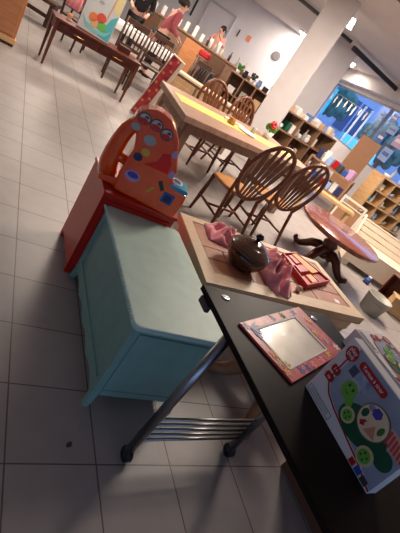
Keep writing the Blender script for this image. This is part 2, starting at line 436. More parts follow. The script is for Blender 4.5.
for p in ((.05,.10),(.95,.10),(.95,.90),(.05,.90)):
    q = quad_pt(*p)
    MB().lathe([(.022,0),(.028,.03),(.022,.08),(.034,.16),(.026,.28),(.035,.34),(.035,.445)], 12, Matrix.Translation((q.x,q.y,0))).build('leg', BEIGE, t)

# black table on steel frame with castors
t = thing('work_table', 'black-topped table on tubular steel legs with castors, nearest the camera', 'table', (.448,.267,0), math.radians(3.6))
# local: x right along the back edge, -y towards the camera
MB().box(0,.745,-1.02,0,.727,.75).build('tabletop', BLACK, t, .003)
for (x, y) in ((.045,-.025),(.60,-.025),(.36,-.5)):
    pass
for i, x in enumerate((.085,.600)):
    sx = MB(); rr = Euler((0,0,PI/5))
    sx.lathe([(.016,.7501),(.016,.7525),(.012,.7535)], 14, Matrix.Translation((x,-.052-.0*i,0)), sx=1.25)
    s_ = sx.build('screw_cap', CHROME, t)
    MB().box(x-.012,x+.012,-.0545,-.0495,.7535,.7542).build('slot', DGREY, s_)
def castor(x, y):
    c_ = MB().tube([(x-.012,y,.032),(x+.012,y,.032)], .032, 18).build('castor', RUBBER, t)
    MB().bar((x,y,.03),(x,y+.008,.075),.034,.016).build('fork', DGREY, c_)
for x, y in ((.012,-.235),(.540,-.235),(.45,-.95),(.70,-.95)):
    if True:
        sx_ = -.034 if y > -.5 and x < .1 else (-.014 if y > -.5 else 0); MB().tube([(x+.012+sx_,y,.06),(x+.012,y,.728)], .0195, 12).build('leg', CHROME, t)
        castor(x+.012+sx_, y-.004)
for k, z in enumerate((.125,.158,.192,.226,.26)):
    MB().tube([(-.004,-.235,z),(.545,-.235,z)], .0072, 8).build('rung', CHROME, t)
for x in (.46,.552): MB().tube([(x,-.95,.68),(x,-.235,.68)], .012, 8).build('side_rail', CHROME, t)
MB().box(-.006,.012,-.10,-.035,.70,.727).build('hinge_bracket', DGREY, t, .002)

# picture frame in film lying on the black table
fa = Vector((.524,.092)); fx = Vector((.456,.222)).normalized(); ang = math.atan2(fx.y, fx.x)
t = thing('picture_frame', 'red floral cardboard picture frame with shiny film lying on the black table', 'picture frame', (.532,.082,.7505), ang)
FW, FH = .495, .262
def flat(pts, z0, z1): return MB().prism(pts, z0, z1)
RF = mat('red_floral_card', (226,88,84), .4, rgb2=(176,44,52), scale=26)
border = MB()
bw = .042
for q in ([(0,0),(FW,0),(FW-.112,-bw),(bw,-bw)],[(FW,0),(FW,-FH),(FW-.112,-FH+bw),(FW-.112,-bw)],[(FW,-FH),(0,-FH),(bw,-FH+bw),(FW-.112,-FH+bw)],[(0,-FH),(0,0),(bw,-bw),(bw,-FH+bw)]):
    border.prism(q, 0, .009)
border.build('border', RF, t, .002)
FILM = mat('shiny_film', (232,228,218), .28, .35, rgb2=(204,196,184), scale=6, bump=.35)
MB().prism([(bw,-bw),(FW-.112,-bw),(FW-.112,-FH+bw),(bw,-FH+bw)], 0, .007).build('film_window', FILM, t)
lin = MB(); x0, x1, y0, y1 = bw, FW-.112, -FH+bw, -bw
for p, q in (((x0,y0),(x1,y0)),((x1,y0),(x1,y1)),((x1,y1),(x0,y1)),((x0,y1),(x0,y0))): lin.bar((*p,.0085),(*q,.0085),.007,.005)
lin.build('inner_edging', WHITE, t)
# blue flower and coloured petals on the border
fl = MB()
for k in range(7):
    a = .25-k*.30; c_ = (.034,-.030)
    fl.prism([(c_[0],c_[1]),(c_[0]+.03*math.cos(a-.18),c_[1]+.03*math.sin(a-.18)),(c_[0]+.058*math.cos(a),c_[1]+.058*math.sin(a)),(c_[0]+.03*math.cos(a+.18),c_[1]+.03*math.sin(a+.18))], 0.0091, .0100+.0002*k)
fl.build('blue_flower', BLUE, t)
for j, mm in enumerate((ORG, YEL, PURP, PINK, YEL, LILAC, ORG, GREEN, BLUE, YEL, ORG, BLUE, PINK, YEL, WHITE, WHITE, LILAC)):
    px_, py_ = [(.030,-.15),(.05,-.205),(.15,-.245),(.28,-.243),(.36,-.237),(.44,-.19),(.455,-.08),(.30,-.02),(.40,-.018),(.022,-.185),(.018,-.225),(.105,-.243),(.20,-.246),(.42,-.135),(.47,-.23),(.018,-.02),(.22,-.02)][j]
    pm = MB()
    for k in range(5):
        a = 2*PI*k/5+j
        pm.prism([(px_,py_),(px_+.012*math.cos(a-.5),py_+.012*math.sin(a-.5)),(px_+.021*math.cos(a),py_+.021*math.sin(a)),(px_+.012*math.cos(a+.5),py_+.012*math.sin(a+.5))], .0091, .0098+.0003*k)
    pm.build('printed_flower', mm, t)

# toy boxes
def toy_box(t, L, Hh, D, lay=False):
    """face in the local x (reading direction) / z (up) plane, facing -y"""
    MB().box(0,L,0,D,0,Hh).build('carton', mat('grey_white_card',(228,228,230),.35), t, .0015)
    e = .0012
    def lay_(name, pts, m, k=1, par=None): return vprism(MB(), pts, -e*k, -e*(k-1)+.0002).build(name, m, par or t)
    # photograph area
    lay_('photo_panel', [(.045,.235),(.35,.235),(.35,.012),(.29,.030),(.20,.042),(.12,.054),(.075,.068),(.052,.09),(.045,.13)], mat('photo_blue_grey',(168,178,196),.35,rgb2=(136,150,174),scale=8), 1)
    line = MB(); lp = [(.040,.215),(.037,.165),(.040,.11),(.050,.082),(.075,.062),(.12,.050),(.20,.037),(.28,.026),(.35,.008)]
    for p, q in zip(lp[:-1], lp[1:]): line.bar((p[0],-e*1.5,p[1]),(q[0],-e*1.5,q[1]),.0008,.005)
    line.build('red_line', PRED, t)
    lg = disc(MB(), .036, .203, .0235, .0245, -.0030, -.0012, 22).build('logo', PRED, t)
    Mx = Matrix(((1,0,0),(0,0,-1),(0,1,0)))
    text_obj('logo_lettering', 'play\ntive', .021, PWHITE, lg, (.036,-.0033,.204), Mx)
    for zc, tx in ((.128,'1+'),(.096,'m')):
        pl = lay_('age_tag', [(.022,zc-.012),(.052,zc-.012),(.056,zc),(.052,zc+.012),(.022,zc+.012),(.018,zc)], PRED, 3)
        text_obj('age_lettering', tx, .017, PWHITE, pl, (.037,-.0040,zc), Mx)
    ti = lay_('title_banner', [(.083,.196),(.190,.196),(.196,.204),(.196,.214),(.190,.221),(.083,.221),(.077,.214),(.077,.204)], PRED, 3)
    text_obj('title_lettering', 'Tortue à tirer', .0168, PWHITE, ti, (.1365,-.0041,.2085), Mx, sx=.98)
    # outlined notice panel with tiny lines
    ln = MB(); q = [(.010,.008),(.132,.008),(.132,.028),(.010,.028)]
    for p, s_ in zip(q, q[1:]+q[:1]): ln.bar((p[0],-e*.7,p[1]),(s_[0],-e*.7,s_[1]),.0006,.0014)
    for zz in (.014,.0185,.023): ln.bar((.018,-e*.7,zz),(.118,-e*.7,zz),.0004,.0008)
    ln.build('notice_outline', DGREY, t)
    # inset pictures
    lay_('inset_picture', [(.066,.160),(.092,.160),(.092,.190),(.066,.190)], mat('inset_dark',(70,78,104),.4), 2)
    lay_('inset_picture', [(.094,.150),(.150,.150),(.150,.194),(.094,.194)], mat('inset_blue',(86,104,158),.4,rgb2=(190,200,220),scale=30), 2)
    # turtle pull toy
    bdy = disc(MB(), .215, .095, .088, .052, -.0028, -.0012, 24, .25).build('printed_turtle', DGREEN, t)
    hd_ = disc(MB(), .112, .128, .026, .030, -.0040, -.0026).build('turtle_head', LIME, bdy)
    for ex, ez in ((.103,.140),(.122,.138)): disc(MB(), ex, ez, .004, .006, -.0048, -.0038, 10).build('printed_eye', DGREY, hd_)
    vprism(MB(), [(.100,.122),(.113,.115),(.126,.121),(.113,.118)], -.0048, -.0038).build('printed_smile', DGREEN, hd_)
    disc(MB(), .135, .108, .014, .020, -.0036, -.0026, 14, .6).build('turtle_neck', LIME, bdy)
    for cx, cz, rr_ in ((.163,.080,.024),(.277,.056,.028)):
        wh = disc(MB(), cx, cz, rr_, rr_, -.0052, -.0028).build('printed_wheel', mat('pale_wood_print',(206,190,150),.5), bdy)
        wf = disc(MB(), cx, cz, rr_*.72, rr_*.72, -.0062, -.0050).build('wheel_face', LIME, wh)
        for k in range(4): disc(MB(), cx+rr_*.38*math.cos(k*1.57+.4), cz+rr_*.38*math.sin(k*1.57+.4), rr_*.13, rr_*.13, -.0070, -.0060, 8).build('printed_spot', DGREEN, wf)
    disc(MB(), .312, .095, .03, .028, -.0022, -.0012).build('turtle_tail', DGREEN, t)
    sh = disc(MB(), .226, .135, .053, .050, -.0062, -.0028, 26).build('shape_sorter', mat('sorter_rim',(120,104,84),.5), t)
    disc(MB(), .226, .135, .050, .047, -.0070, -.0060, 26).build('sorter_plate', mat('sorter_wood',(222,204,172),.5), sh)
    Y0, Y1_ = -.0085, -.0069
    disc(MB(), .218, .162, .017, .016, Y0, Y1_, 6).build('purple_hexagon', PURP, sh)
    vprism(MB(), [(.222,.100),(.262,.106),(.238,.136)], Y0, Y1_).build('pink_triangle', mat('salmon_print',(206,140,110),.5), sh)
    disc(MB(), .192, .135, .010, .014, Y0, Y1_).build('dark_bean', DGREEN, sh)
    disc(MB(), .258, .140, .008, .014, Y0, Y1_).build('green_cactus', GREEN, sh)
    disc(MB(), .196, .160, .012, .009, Y0+.0004, Y1_).build('lilac_cloud', mat('grey_lilac',(150,140,170),.5), sh)
    vprism(MB(), [(.196,.108),(.206,.10),(.216,.108),(.21,.116),(.216,.124),(.206,.122)], Y0, Y1_).build('red_shape', PRED, sh)
    # striped sleeve of a hand
    hd = MB()
    for k in range(6): vprism(hd, [(.272+.012*k,.168-.010*k*.2),(.278+.012*k,.168-.010*k*.2),(.286+.012*k,.130),(.280+.012*k,.130)], -.0044, -.0012)
    lay_('printed_hand', [(.266,.172),(.345,.172),(.348,.128),(.276,.124)], SKIN, 2)
    hd.build('sleeve_stripes', mat('stripe_red',(200,70,80),.5), t)
    lay_('small_icon', [(.256,.004),(.276,.004),(.276,.022),(.256,.022)], PRED, 2)
    lay_('small_icon', [(.282,.004),(.304,.004),(.304,.024),(.282,.024)], BLUE, 2)
    lay_('small_icon', [(.310,.004),(.334,.004),(.334,.022),(.310,.022)], DGREY, 2)
t = thing('toy_box', 'upright white toy carton with red title banner and turtle picture standing on the black table', 'toy box', (.714,-.151,.751), -PI/2)
toy_box(t, .35, .238, .042)
# cardboard carton beside the black table, and the second toy box lying on it
t = thing('cardboard_box', 'plain brown cardboard box right of the black table, under the lying toy carton', 'box', (1.35,-.45,0), math.radians(1))
MB().box(0,.5,0,.46,0,.750).build('carton', mat('brown_carton',(112,76,56),.8,var=.1), t, .002)
MB().box(.28,.5,.222,.238,.7501,.7508).build('tape', mat('parcel_tape',(150,112,76),.3), t)
t = thing('toy_box', 'second white toy carton lying flat behind the upright one, on the cardboard box', 'toy box', (1.155,.14,.8365), 0, rot=(-PI/2, 0, -PI/2+.05))
t.rotation_euler = Euler((0,0,0))
# face up: local x (reading) -> world -y, local z (up) -> world +x, face normal (-y local) -> world +z
M3 = Matrix(((0,0,1),(-1,0,0),(0,-1,0))).to_4x4()
t.matrix_world = Matrix.Translation((1.155,.14,.8365)) @ Matrix.Rotation(.06,4,'Z') @ M3
toy_box(t, .35, .238, .085)

# lidded pot, cloth, red box on the tile table
t = thing('lidded_pot', 'glossy brown ceramic pot with ribbed lid standing on the tiled coffee table', 'pot', (1.150,.985,.4990))
MB().lathe([(.065,0),(.085,.006),(.118,.045),(.132,.078),(.133,.098),(.126,.106)], 28).build('bowl', BROWNG, t)
ld = MB().lathe([(.136,.107),(.139,.116),(.128,.131),(.121,.131),(.113,.145),(.105,.145),(.096,.158),(.087,.158),(.070,.172),(.035,.182),(.012,.186)], 28).build('lid', BROWNG, t)
MB().lathe([(.010,.184),(.012,.196),(.024,.204),(.026,.218),(.016,.231),(.001,.235)], 16).build('knob', mat('black_glaze',(26,20,18),.15), ld)
for a in (.5, .5+PI):
    MB().tube([(.12*math.cos(a-.2),.12*math.sin(a-.2),.085),(.15*math.cos(a),.15*math.sin(a),.09),(.12*math.cos(a+.2),.12*math.sin(a+.2),.085)], .010, 8).build('handle', BROWNG, t)

def cloth(name, label, outline, z0, amp, seedv, n=26):
    """a rumpled piece of cloth lying on the table: outline in the xy plane"""
    rnd = random.Random(seedv)
    cx = sum(p[0] for p in outline)/len(outline); cy = sum(p[1] for p in outline)/len(outline)
    N_ = len(outline); mb = MB(); rings = []; R_ = 7
    ph = [rnd.uniform(0,6.28) for _ in range(8)]
    for k in range(R_+1):
        s_ = 1-k/R_*.98; ring = []
        for i in range(n):
            q = i/n*N_; j = int(q)%N_; fr_ = q-int(q)
            p = Vector(outline[j]).lerp(Vector(outline[(j+1)%N_]), fr_)
            x = cx+(p.x-cx)*s_; y = cy+(p.y-cy)*s_
            h = amp*(1-s_**2)*(.6+.4*math.sin(9*s_+ph[0]+i*.9)) + amp*.35*(1-s_**4)*math.sin(i*1.7+ph[1])*s_
            ring.append((x, y, z0+max(.002, h) if k else z0))
        rings.append(ring)
    mb.loft(rings, smooth=True, cap=True)
    return tag(mb.build(name, PINK), label, 'cloth')
cloth('pink_cloth', 'crumpled dusty pink cloth bunched beside the brown pot on the tiled table',
      [(1.295,.84),(1.33,.74),(1.37,.79),(1.42,.75),(1.50,.82),(1.54,.95),(1.56,1.10),(1.50,1.28),(1.36,1.36),(1.29,1.24),(1.31,1.04)], .5024, .15, 3)
cloth('pink_cloth', 'thin pink cloth trailing behind the brown pot at the far table edge',
      [(.98,1.16),(1.02,1.38),(1.22,1.40),(1.275,1.34),(1.26,1.16),(1.14,1.135)], .5024, .085, 5)
# small white crumpled tag
m_ = MB(); m_.ball((0,0,.022), .024, 10, (1.1,.8,.9)); m_.ball((.02,.01,.018), .016, 8)
o = m_.build('crumpled_paper', mat('offwhite_paper',(214,196,176),.8,bump=.4,scale=30)); o.location = (1.60,.90,.4990); tag(o, 'small crumpled off-white paper between the pink cloth and the red box', 'paper')

t = thing('card_game_box', 'open red and orange box with compartments lying on the far end of the tiled table', 'box', (1.70,1.00,.4985), 0)
bx = Vector((.395,.21,0)); 
RB = [(.0,-.045),(.385,.145),(.18,.40),(-.02,.295)]
MB().prism(RB, 0, .008).build('base', CRIM, t)
wl = MB()
for p, q in zip(RB, RB[1:]+RB[:1]): wl.bar((*p,.022),(*q,.022),.010,.044)
wl.build('rim', CRIM, t)
def rbp(a_, b__): 
    p = Vector(RB[0])*(1-a_)*(1-b__)+Vector(RB[1])*a_*(1-b__)+Vector(RB[2])*a_*b__+Vector(RB[3])*(1-a_)*b__; return tuple(p)
def cell(a0,a1,b0,b1,z,m,name): return MB().prism([rbp(a0,b0),rbp(a1,b0),rbp(a1,b1),rbp(a0,b1)], .008, z).build(name, m, t, .002)
cell(.62,.96,.30,.97,.040,ORG,'orange_strip')
cell(.62,.96,.04,.27,.030,CRIM,'red_compartment')
cell(.05,.30,.62,.95,.030,CRIM,'red_compartment')
cell(.34,.58,.66,.95,.036,mat('scarlet_card',(214,30,40),.4),'scarlet_compartment')
cell(.10,.56,.36,.58,.046,CRIM,'red_compartment')
cell(.34,.58,.06,.30,.030,mat('peach_card',(238,170,110),.5),'peach_strip')
cell(.05,.28,.06,.30,.024,mat('scarlet_card',(214,30,40),.4),'scarlet_compartment')

# carved pedestal stand under the black table
t = thing('plant_stand', 'low brown wooden pedestal stand with curved legs on the floor under the black table', 'stand', (1.42,.42,0), 0)
BRW = mat('brown_stand_wood', (176,128,92), .45, rgb2=(136,92,62), scale=6)
MB().lathe([(.05,.09),(.06,.12),(.04,.17),(.055,.24),(.035,.33),(.05,.41)], 16).build('column', BRW, t)
MB().lathe([(.17,.41),(.18,.42),(.18,.435),(.17,.44)], 28).build('top', BRW, t, .002)
for a in (math.radians(153), math.radians(223), math.radians(330), math.radians(60)):
    c_, s_ = math.cos(a), math.sin(a)
    MB().tube([(c_*q,s_*q,z) for q, z in ((.03,.20),(.12,.22),(.21,.15),(.28,.07),(.34,.034),(.40,.036))], [.05,.056,.05,.042,.036,.032], 10).build('leg', BRW, t)
o = MB().prism([(-.014,-.004),(.004,-.009),(.015,.002),(.006,.010),(-.008,.006)], 0, .004).build('scrap', DGREY); o.location = (0.231,0.077,.0005); o.rotation_euler.z = .5
tag(o, 'tiny dark scrap lying on the floor tiles left of the work table', 'scrap')
# round pedestal table
PEDW = mat('pedestal_wood', (112,58,38), .35, rgb2=(78,36,22), scale=6)
t = thing('round_table', 'round mahogany pedestal table with scrolled feet beyond the tiled coffee table', 'table', (3.56,2.67,0), 0)
MB().lathe([(.48,.438),(.515,.442),(.53,.46),(.545,.475),(.545,.492),(.53,.502)], 44).build('tabletop', mat('polished_mahogany',(140,78,62),.22,rgb2=(112,56,42),scale=4,stretch=(1,10,1),coat=.3), t)
MB().lathe([(.11,.40),(.12,.43),(.10,.425),(.14,.436)], 20).build('collar', PEDW, t)
MB().lathe([(.06,.10),(.085,.12),(.098,.16),(.066,.20),(.09,.26),(.10,.30),(.06,.35),(.085,.40)], 20).build('column', PEDW, t)
for a in (math.radians(113), math.radians(-63), math.radians(203), math.radians(23)):
    c_, s_ = math.cos(a), math.sin(a)
    lg = MB().tube([(c_*q,s_*q,z) for q, z in ((.04,.17),(.12,.20),(.20,.165),(.27,.095),(.33,.05),(.39,.042),(.425,.07),(.415,.10))], [.058,.062,.056,.048,.040,.037,.032,.020], 10).build('leg', PEDW, t)
    MB().ball((c_*.385,s_*.385,.012), .018, 8, (1,1,.65)).build('foot', PEDW, lg)
#PART3
# ================================================================== DINING GROUP
t = thing('dining_table', 'pine dining table with thick edge and yellow runner behind the orange toy', 'table', (0,0,0))
DT = [(1.21,2.93),(3.55,3.70),(3.30,4.62),(1.24,4.06)]      # near left, near right, far right, far left
MB().prism(DT, .70, .765).build('tabletop', mat('limed_pine',(176,142,120),.45,rgb2=(150,118,98),scale=5,stretch=(2,10,1)), t, .008)
def dq(u, v):
    a, b_, c_, d_ = [Vector(p) for p in DT]
    return a*(1-u)*(1-v)+b_*u*(1-v)+c_*u*v+d_*(1-u)*v
for q in ((.06,.12),(.94,.12),(.94,.88),(.06,.88)):
    p = dq(*q); M = Matrix.Translation((p.x,p.y,0)) @ Matrix.Rotation(.3,4,'Z')
    MB().box(-.05,.05,-.05,.05,0,.70,M).build('leg', PINED, t, .004)
for ua in (.06,.94):
    a, b_ = dq(ua,.17), dq(ua,.83); MB().bar((a.x,a.y,.16),(b_.x,b_.y,.16),.07,.09).build('stretcher', PINED, t, .004)
a, b_ = dq(.045,.17), dq(.045,.83); ep_ = MB().bar((a.x,a.y,.50),(b_.x,b_.y,.50),.03,.38).build('end_panel', PINE, t, .004)
a, b_ = dq(.045,.40), dq(.045,.62); MB().bar((a.x-.017,a.y,.55),(b_.x-.017,b_.y,.55),.006,.04).build('grip_slot', DARKW, ep_)
ap = MB(); qs = [dq(*q) for q in ((.04,.07),(.96,.07),(.96,.93),(.04,.93))]
for k in range(4): ap.bar((*qs[k],.65),(*qs[(k+1)%4],.65),.025,.1)
ap.build('apron', PINED, t)
o = MB().prism([tuple(dq(*q)) for q in ((.04,.42),(.93,.24),(.93,.56),(.04,.74))], .7655, .7685).build('table_runner', YELLOW)
tag(o, 'pale yellow cloth runner lying along the pine dining table', 'table runner')
def on_table(u, v): p = dq(u, v); return (p.x, p.y, .769)
p = on_table(.40,.5)
t = thing('wicker_holder', 'small tan wicker napkin holder on the yellow runner', 'napkin holder', p, .4)
MB().lathe([(.045,0),(.052,.02),(.042,.05),(.046,.075),(.036,.075),(.034,.012)], 14).build('ring', mat('wicker',(196,140,84),.7,var=.3,scale=60), t)
MB().tube([(-.04,0,.05),(-.09,.01,.09),(-.13,.01,.07)], .008, 6).build('handle', OAK, t)
o = MB(); o.lathe([(.10,0),(.13,.012),(.128,.016),(.09,.006)], 24); o = o.build('serving_plate', WHITE); o.location = on_table(.52,.45); tag(o, 'white plate right of the wicker holder on the yellow runner', 'plate')
o = MB().bar((-.16,0,.012),(.16,.03,.012),.05,.02).build('folded_napkin', WHITE, None, .004); o.location = on_table(.47,.62); tag(o, 'folded white napkin lying behind the wicker holder', 'napkin')
o = MB(); o.lathe([(.03,0),(.034,.08),(.03,.08),(.026,.006)], 14); o = o.build('drinking_glass', GREY); o.location = on_table(.62,.60); tag(o, 'grey tumbler past the plate on the dining table', 'cup')
t = thing('potted_flower', 'small white pot with a red flower and leaves on the dining table', 'potted plant', on_table(.80,.72))
MB().lathe([(.05,0),(.07,.10),(.062,.10),(.05,.02)], 16).build('pot', WHITE, t)
lv = MB()
for k in range(9):
    a = k*.7; lv.ball((.06*math.cos(a),.06*math.sin(a),.13+.02*(k%3)), .035, 6, (1,.6,1.2))
lv.build('foliage', GREEN, t)
fl = MB()
for k in range(6):
    a = k*PI/3; fl.ball((-.03+.03*math.cos(a),-.05+.02*math.sin(a),.20+.025*math.sin(a)), .028, 6)
fl.build('blossom', PRED, t)

def make_chair(label):
    """hoop-back chair, front towards local +y"""
    t = thing('dining_chair', label, 'chair', (0,0,0), 0, 'hoop-back chairs around the dining table')
    sp = []
    for k in range(28):
        a = 2*PI*k/28; x, y = .225*math.cos(a), .21*math.sin(a)
        x = math.copysign(abs(math.cos(a))**.7, math.cos(a))*(.205+.03*math.sin(a)); y = math.copysign(abs(math.sin(a))**.7, math.sin(a))*.21
        sp.append((x, y))
    MB().prism(sp, .43, .465).build('seat', SEATW, t, .012, seg=3)
    for x, y in ((-.17,.165),(.17,.165)):
        MB().tube([(x*1.12,y*1.15,0),(x*1.08,y*1.1,.12),(x*1.05,y*1.06,.22),(x*1.02,y,.34),(x,y*.97,.435)], [.015,.018,.024,.019,.022], 10).build('leg', CHAIRW, t)
    for s in (-1,1):
        MB().tube([(s*.205,-.29,0),(s*.195,-.235,.22),(s*.185,-.195,.44)], [.016,.018,.019], 10).build('leg', CHAIRW, t)
    for s in (-1,1): MB().tube([(s*.188,.18,.19),(s*.194,0,.19),(s*.198,-.235,.19)], [.011,.015,.011], 8).build('stretcher', CHAIRW, t)
    MB().tube([(-.192,.0,.19),(0,0,.19),(.192,.0,.19)], [.011,.015,.011], 8).build('stretcher', CHAIRW, t)
    def hp(a):                                       # oval back, leaning away from the seat
        x = .235*math.cos(a); z = .745+.30*math.sin(a)
        return (x, -.20-.22*(z-.45), z)
    MB().tube([hp(2*PI*k/36) for k in range(36)], .021, 10, closed=True).build('hoop', CHAIRW, t)
    for s in (-1,1): MB().tube([(s*.182,-.188,.44),(s*.20,-.215,.52),(s*.222,-.243,.63)], .017, 8).build('post', CHAIRW, t)
    def bp(x, z): return (x, -.20-.22*(z-.45), z)
    for j, k in enumerate((-2.6,-1.3,0,1.3,2.6)):
        x0, x1 = k*.032, k*.060
        zt = .745+.288*math.sqrt(max(0,1-(x1/.235)**2)); zb = .745-.288*math.sqrt(max(0,1-(x0/.235)**2))
        m_ = MB(); n_ = 7; pts = []
        wd_ = [.015,.014,.018,.031,.033,.022,.016]
        L, R = [], []
        for i in range(n_):
            f_ = i/(n_-1); x = x0+(x1-x0)*f_; z = zb+(zt-zb)*f_
            L.append((x-wd_[i]*.8, z)); R.append((x+wd_[i]*.8, z))
        v = []; 
        rings = [[(L[i][0], bp(0,L[i][1])[1]-.005, L[i][1]), (R[i][0], bp(0,R[i][1])[1]-.005, R[i][1]), (R[i][0], bp(0,R[i][1])[1]+.005, R[i][1]), (L[i][0], bp(0,L[i][1])[1]+.005, L[i][1])] for i in range(n_)]
        m_.loft(rings, smooth=False); m_.build('back_slat', CHAIRW, t)
    return t
ch = make_chair('hoop-back wooden dining chair nearest the orange toy, its back to the tiled coffee table')
ch.location = (1.885,2.60,0); ch.rotation_euler.z = .10
for (x, y, rz, lab) in ((2.50,2.80,.12,'hoop-back wooden dining chair right of another one, beside the round pedestal table'),
                        (2.20,4.32,PI+.20,'hoop-back wooden chair on the far side of the dining table, nearer its yellow-runner end'),
                        (2.76,4.43,PI+.25,'hoop-back wooden chair on the far side of the dining table, against the white pillar')):
    c_ = copy_tree(ch); c_.location = (x,y,0); c_.rotation_euler.z = rz; c_['label'] = lab

# pine chest with carved panels behind the dining table, pale bench end, red floral board
t = thing('pine_sideboard', 'pale carved pine sideboard standing behind the left end of the dining table', 'sideboard', (2.02,6.12,0), -.50)
MB().box(0,1.35,0,.30,.06,.70).build('body', PINED, t, .004)
MB().box(-.02,1.37,-.02,.32,.70,.735).build('top', mat('pale_top',(214,190,160),.45,var=.08), t, .005)
for k in range(3):
    d_ = MB().box(.05+.43*k,.44+.43*k,-.012,0,.12,.66).build('door', PINE, t, .004)
    MB().box(.10+.43*k,.39+.43*k,-.022,-.012,.20,.58).build('raised_panel', PINE, d_, .008)
    MB().ball((.42+.43*k,-.02,.42), .014, 8).build('knob', DARKW, d_)
for x in (.0,1.29): 
    for y in (0,.24): MB().box(x,x+.06,y,y+.06,0,.06).build('foot', PINED, t)
t = thing('floral_board', 'tall narrow board with red floral front and cream edges leaning between toy and sideboard', 'board', (1.42,5.24,.02), 0, rot=(0,.19,-.35))
MB().box(0,.20,0,.07,0,.98).build('panel', CREAM, t, .004)
mb = MB().box(.012,.150,-.004,0,.012,.965); mb.build('floral_face', mat('red_floral_print',(196,60,50),.5,rgb2=(120,24,40),scale=14), t)
pm = MB()
for k in range(12):
    cx, cz = .045+.07*(k%2), .08+.078*k
    for j in range(5):
        a = 2*PI*j/5+k; pm.prism([(cx,cz),(cx+.016*math.cos(a-.5),cz+.016*math.sin(a-.5)),(cx+.028*math.cos(a),cz+.028*math.sin(a)),(cx+.016*math.cos(a+.5),cz+.016*math.sin(a+.5))], -.0055, -.004, MV)
pm.build('printed_blossoms', mat('orange_pink_print',(236,150,120),.5,rgb2=(222,120,60),scale=20), t)

# ================================================================== CONSOLE TABLE GROUP
t = thing('console_table', 'dark red wooden console table with two drawers and tapered legs under the ice-cream picture', 'table', (.165,5.41,0), math.radians(5))
CW, CD = 1.19, .40
MB().box(-.02,CW+.02,-.02,CD+.01,.575,.60).build('top', MAHOG, t, .004)
MB().box(.012,CW-.012,.012,CD-.012,.455,.575).build('body', MAHOG, t, .002)
for k in range(2):
    d_ = MB().box(.05+.56*k,.57+.56*k,-.0,.012,.472,.56).build('drawer', DARKW, t, .003)
    MB().tube([(.24+.56*k,-.002,.520),(.25+.56*k,-.018,.514),(.37+.56*k,-.018,.514),(.38+.56*k,-.002,.520)], .006, 6).build('handle', mat('brass',(190,140,80),.3,.8), d_)
for x in (.0,CW-.045):
    for y in (0,CD-.045):
        m_ = MB(); cx, cy = x+.0225, y+.0225
        m_.loft([[(cx+dx*w,cy+dy*w,z) for dx,dy in ((-1,-1),(1,-1),(1,1),(-1,1))] for z, w in ((0,.012),(.40,.022),(.575,.0225))], smooth=False)
        m_.build('leg', MAHOG, t, .002)
# picture leaning on the console
t = thing('canvas_picture', 'canvas picture of sherbet scoops in a glass propped on the dark red console table', 'picture', (.42,5.60,.606), math.radians(-8))
t.rotation_euler = (math.radians(-8),0,math.radians(-10))
PW, PH = .44, .58
MB().box(0,PW,0,.05,0,PH).build('canvas', mat('canvas_edge',(170,132,100),.7), t, .003)
def art(name, pts, m, k): return vprism(MB(), pts, -.001*k-.0008, -.001*(k-1)).build(name, m, t)
art('painted_ground', [(.004,.004),(PW-.004,.004),(PW-.004,PH-.004),(.004,PH-.004)], mat('painted_pale',(214,212,204),.5,rgb2=(196,204,204),scale=4), 1)
art('painted_teal', [(PW*.62,.03),(PW-.01,.01),(PW-.01,PH*.62),(PW*.82,PH*.50)], mat('painted_teal',(90,180,186),.5), 2)
art('painted_yellow', [(PW*.80,PH*.64),(PW-.01,PH*.64),(PW-.01,PH-.01),(PW*.72,PH-.01)], mat('painted_yellow',(222,206,150),.5), 2)
gl = MB(); vprism(gl, [(.02,.17),(.10,.06),(.22,.03),(.36,.05),(.42,.16),(.36,.10),(.22,.075),(.10,.11)], -.0042, -.002); gl.build('painted_glass', mat('painted_glass',(130,206,200),.4), t)
for cx, cz, rr_, mm in ((.15,.20,.055,mat('painted_orange',(232,130,70),.5)),(.245,.235,.06,mat('painted_coral',(224,84,66),.5)),(.285,.15,.058,mat('painted_green',(110,190,80),.5)),(.19,.135,.045,mat('painted_peach',(236,176,120),.5))):
    disc(MB(), cx, cz, rr_, rr_, -.0045, -.0021, 16).build('painted_scoop', mm, t)
disc(MB(), .18, .40, .035, .022, -.0035, -.002, 12).build('painted_leaf', mat('painted_grey',(170,164,170),.5), t)
vprism(MB(), [(.30,.22),(.315,.22),(.345,PH-.01),(.33,PH-.01)], -.0035, -.002).build('painted_straw', mat('painted_tan',(212,150,120),.5), t)
# small things on the console
def on_console(u, v): a = math.radians(5); return (.165+u*math.cos(a)-v*math.sin(a), 5.41+u*math.sin(a)+v*math.cos(a), .6005)
t = thing('candle', 'small orange candle on a dish on the console table left of the canvas picture', 'candle', on_console(.19,.30))
MB().lathe([(.05,0),(.055,.012),(.03,.012)], 14).build('dish', WHITE, t)
MB().lathe([(.032,.012),(.032,.075),(.02,.08)], 14).build('wax', mat('orange_wax',(232,160,110),.5), t)
t = thing('wooden_box', 'small dark wooden box at the right end of the console table', 'box', on_console(.88,.12), .1)
MB().box(0,.16,0,.12,0,.06).build('body', DARKW, t, .003); MB().box(-.004,.164,-.004,.124,.06,.078).build('lid', BLACKW, t, .003)

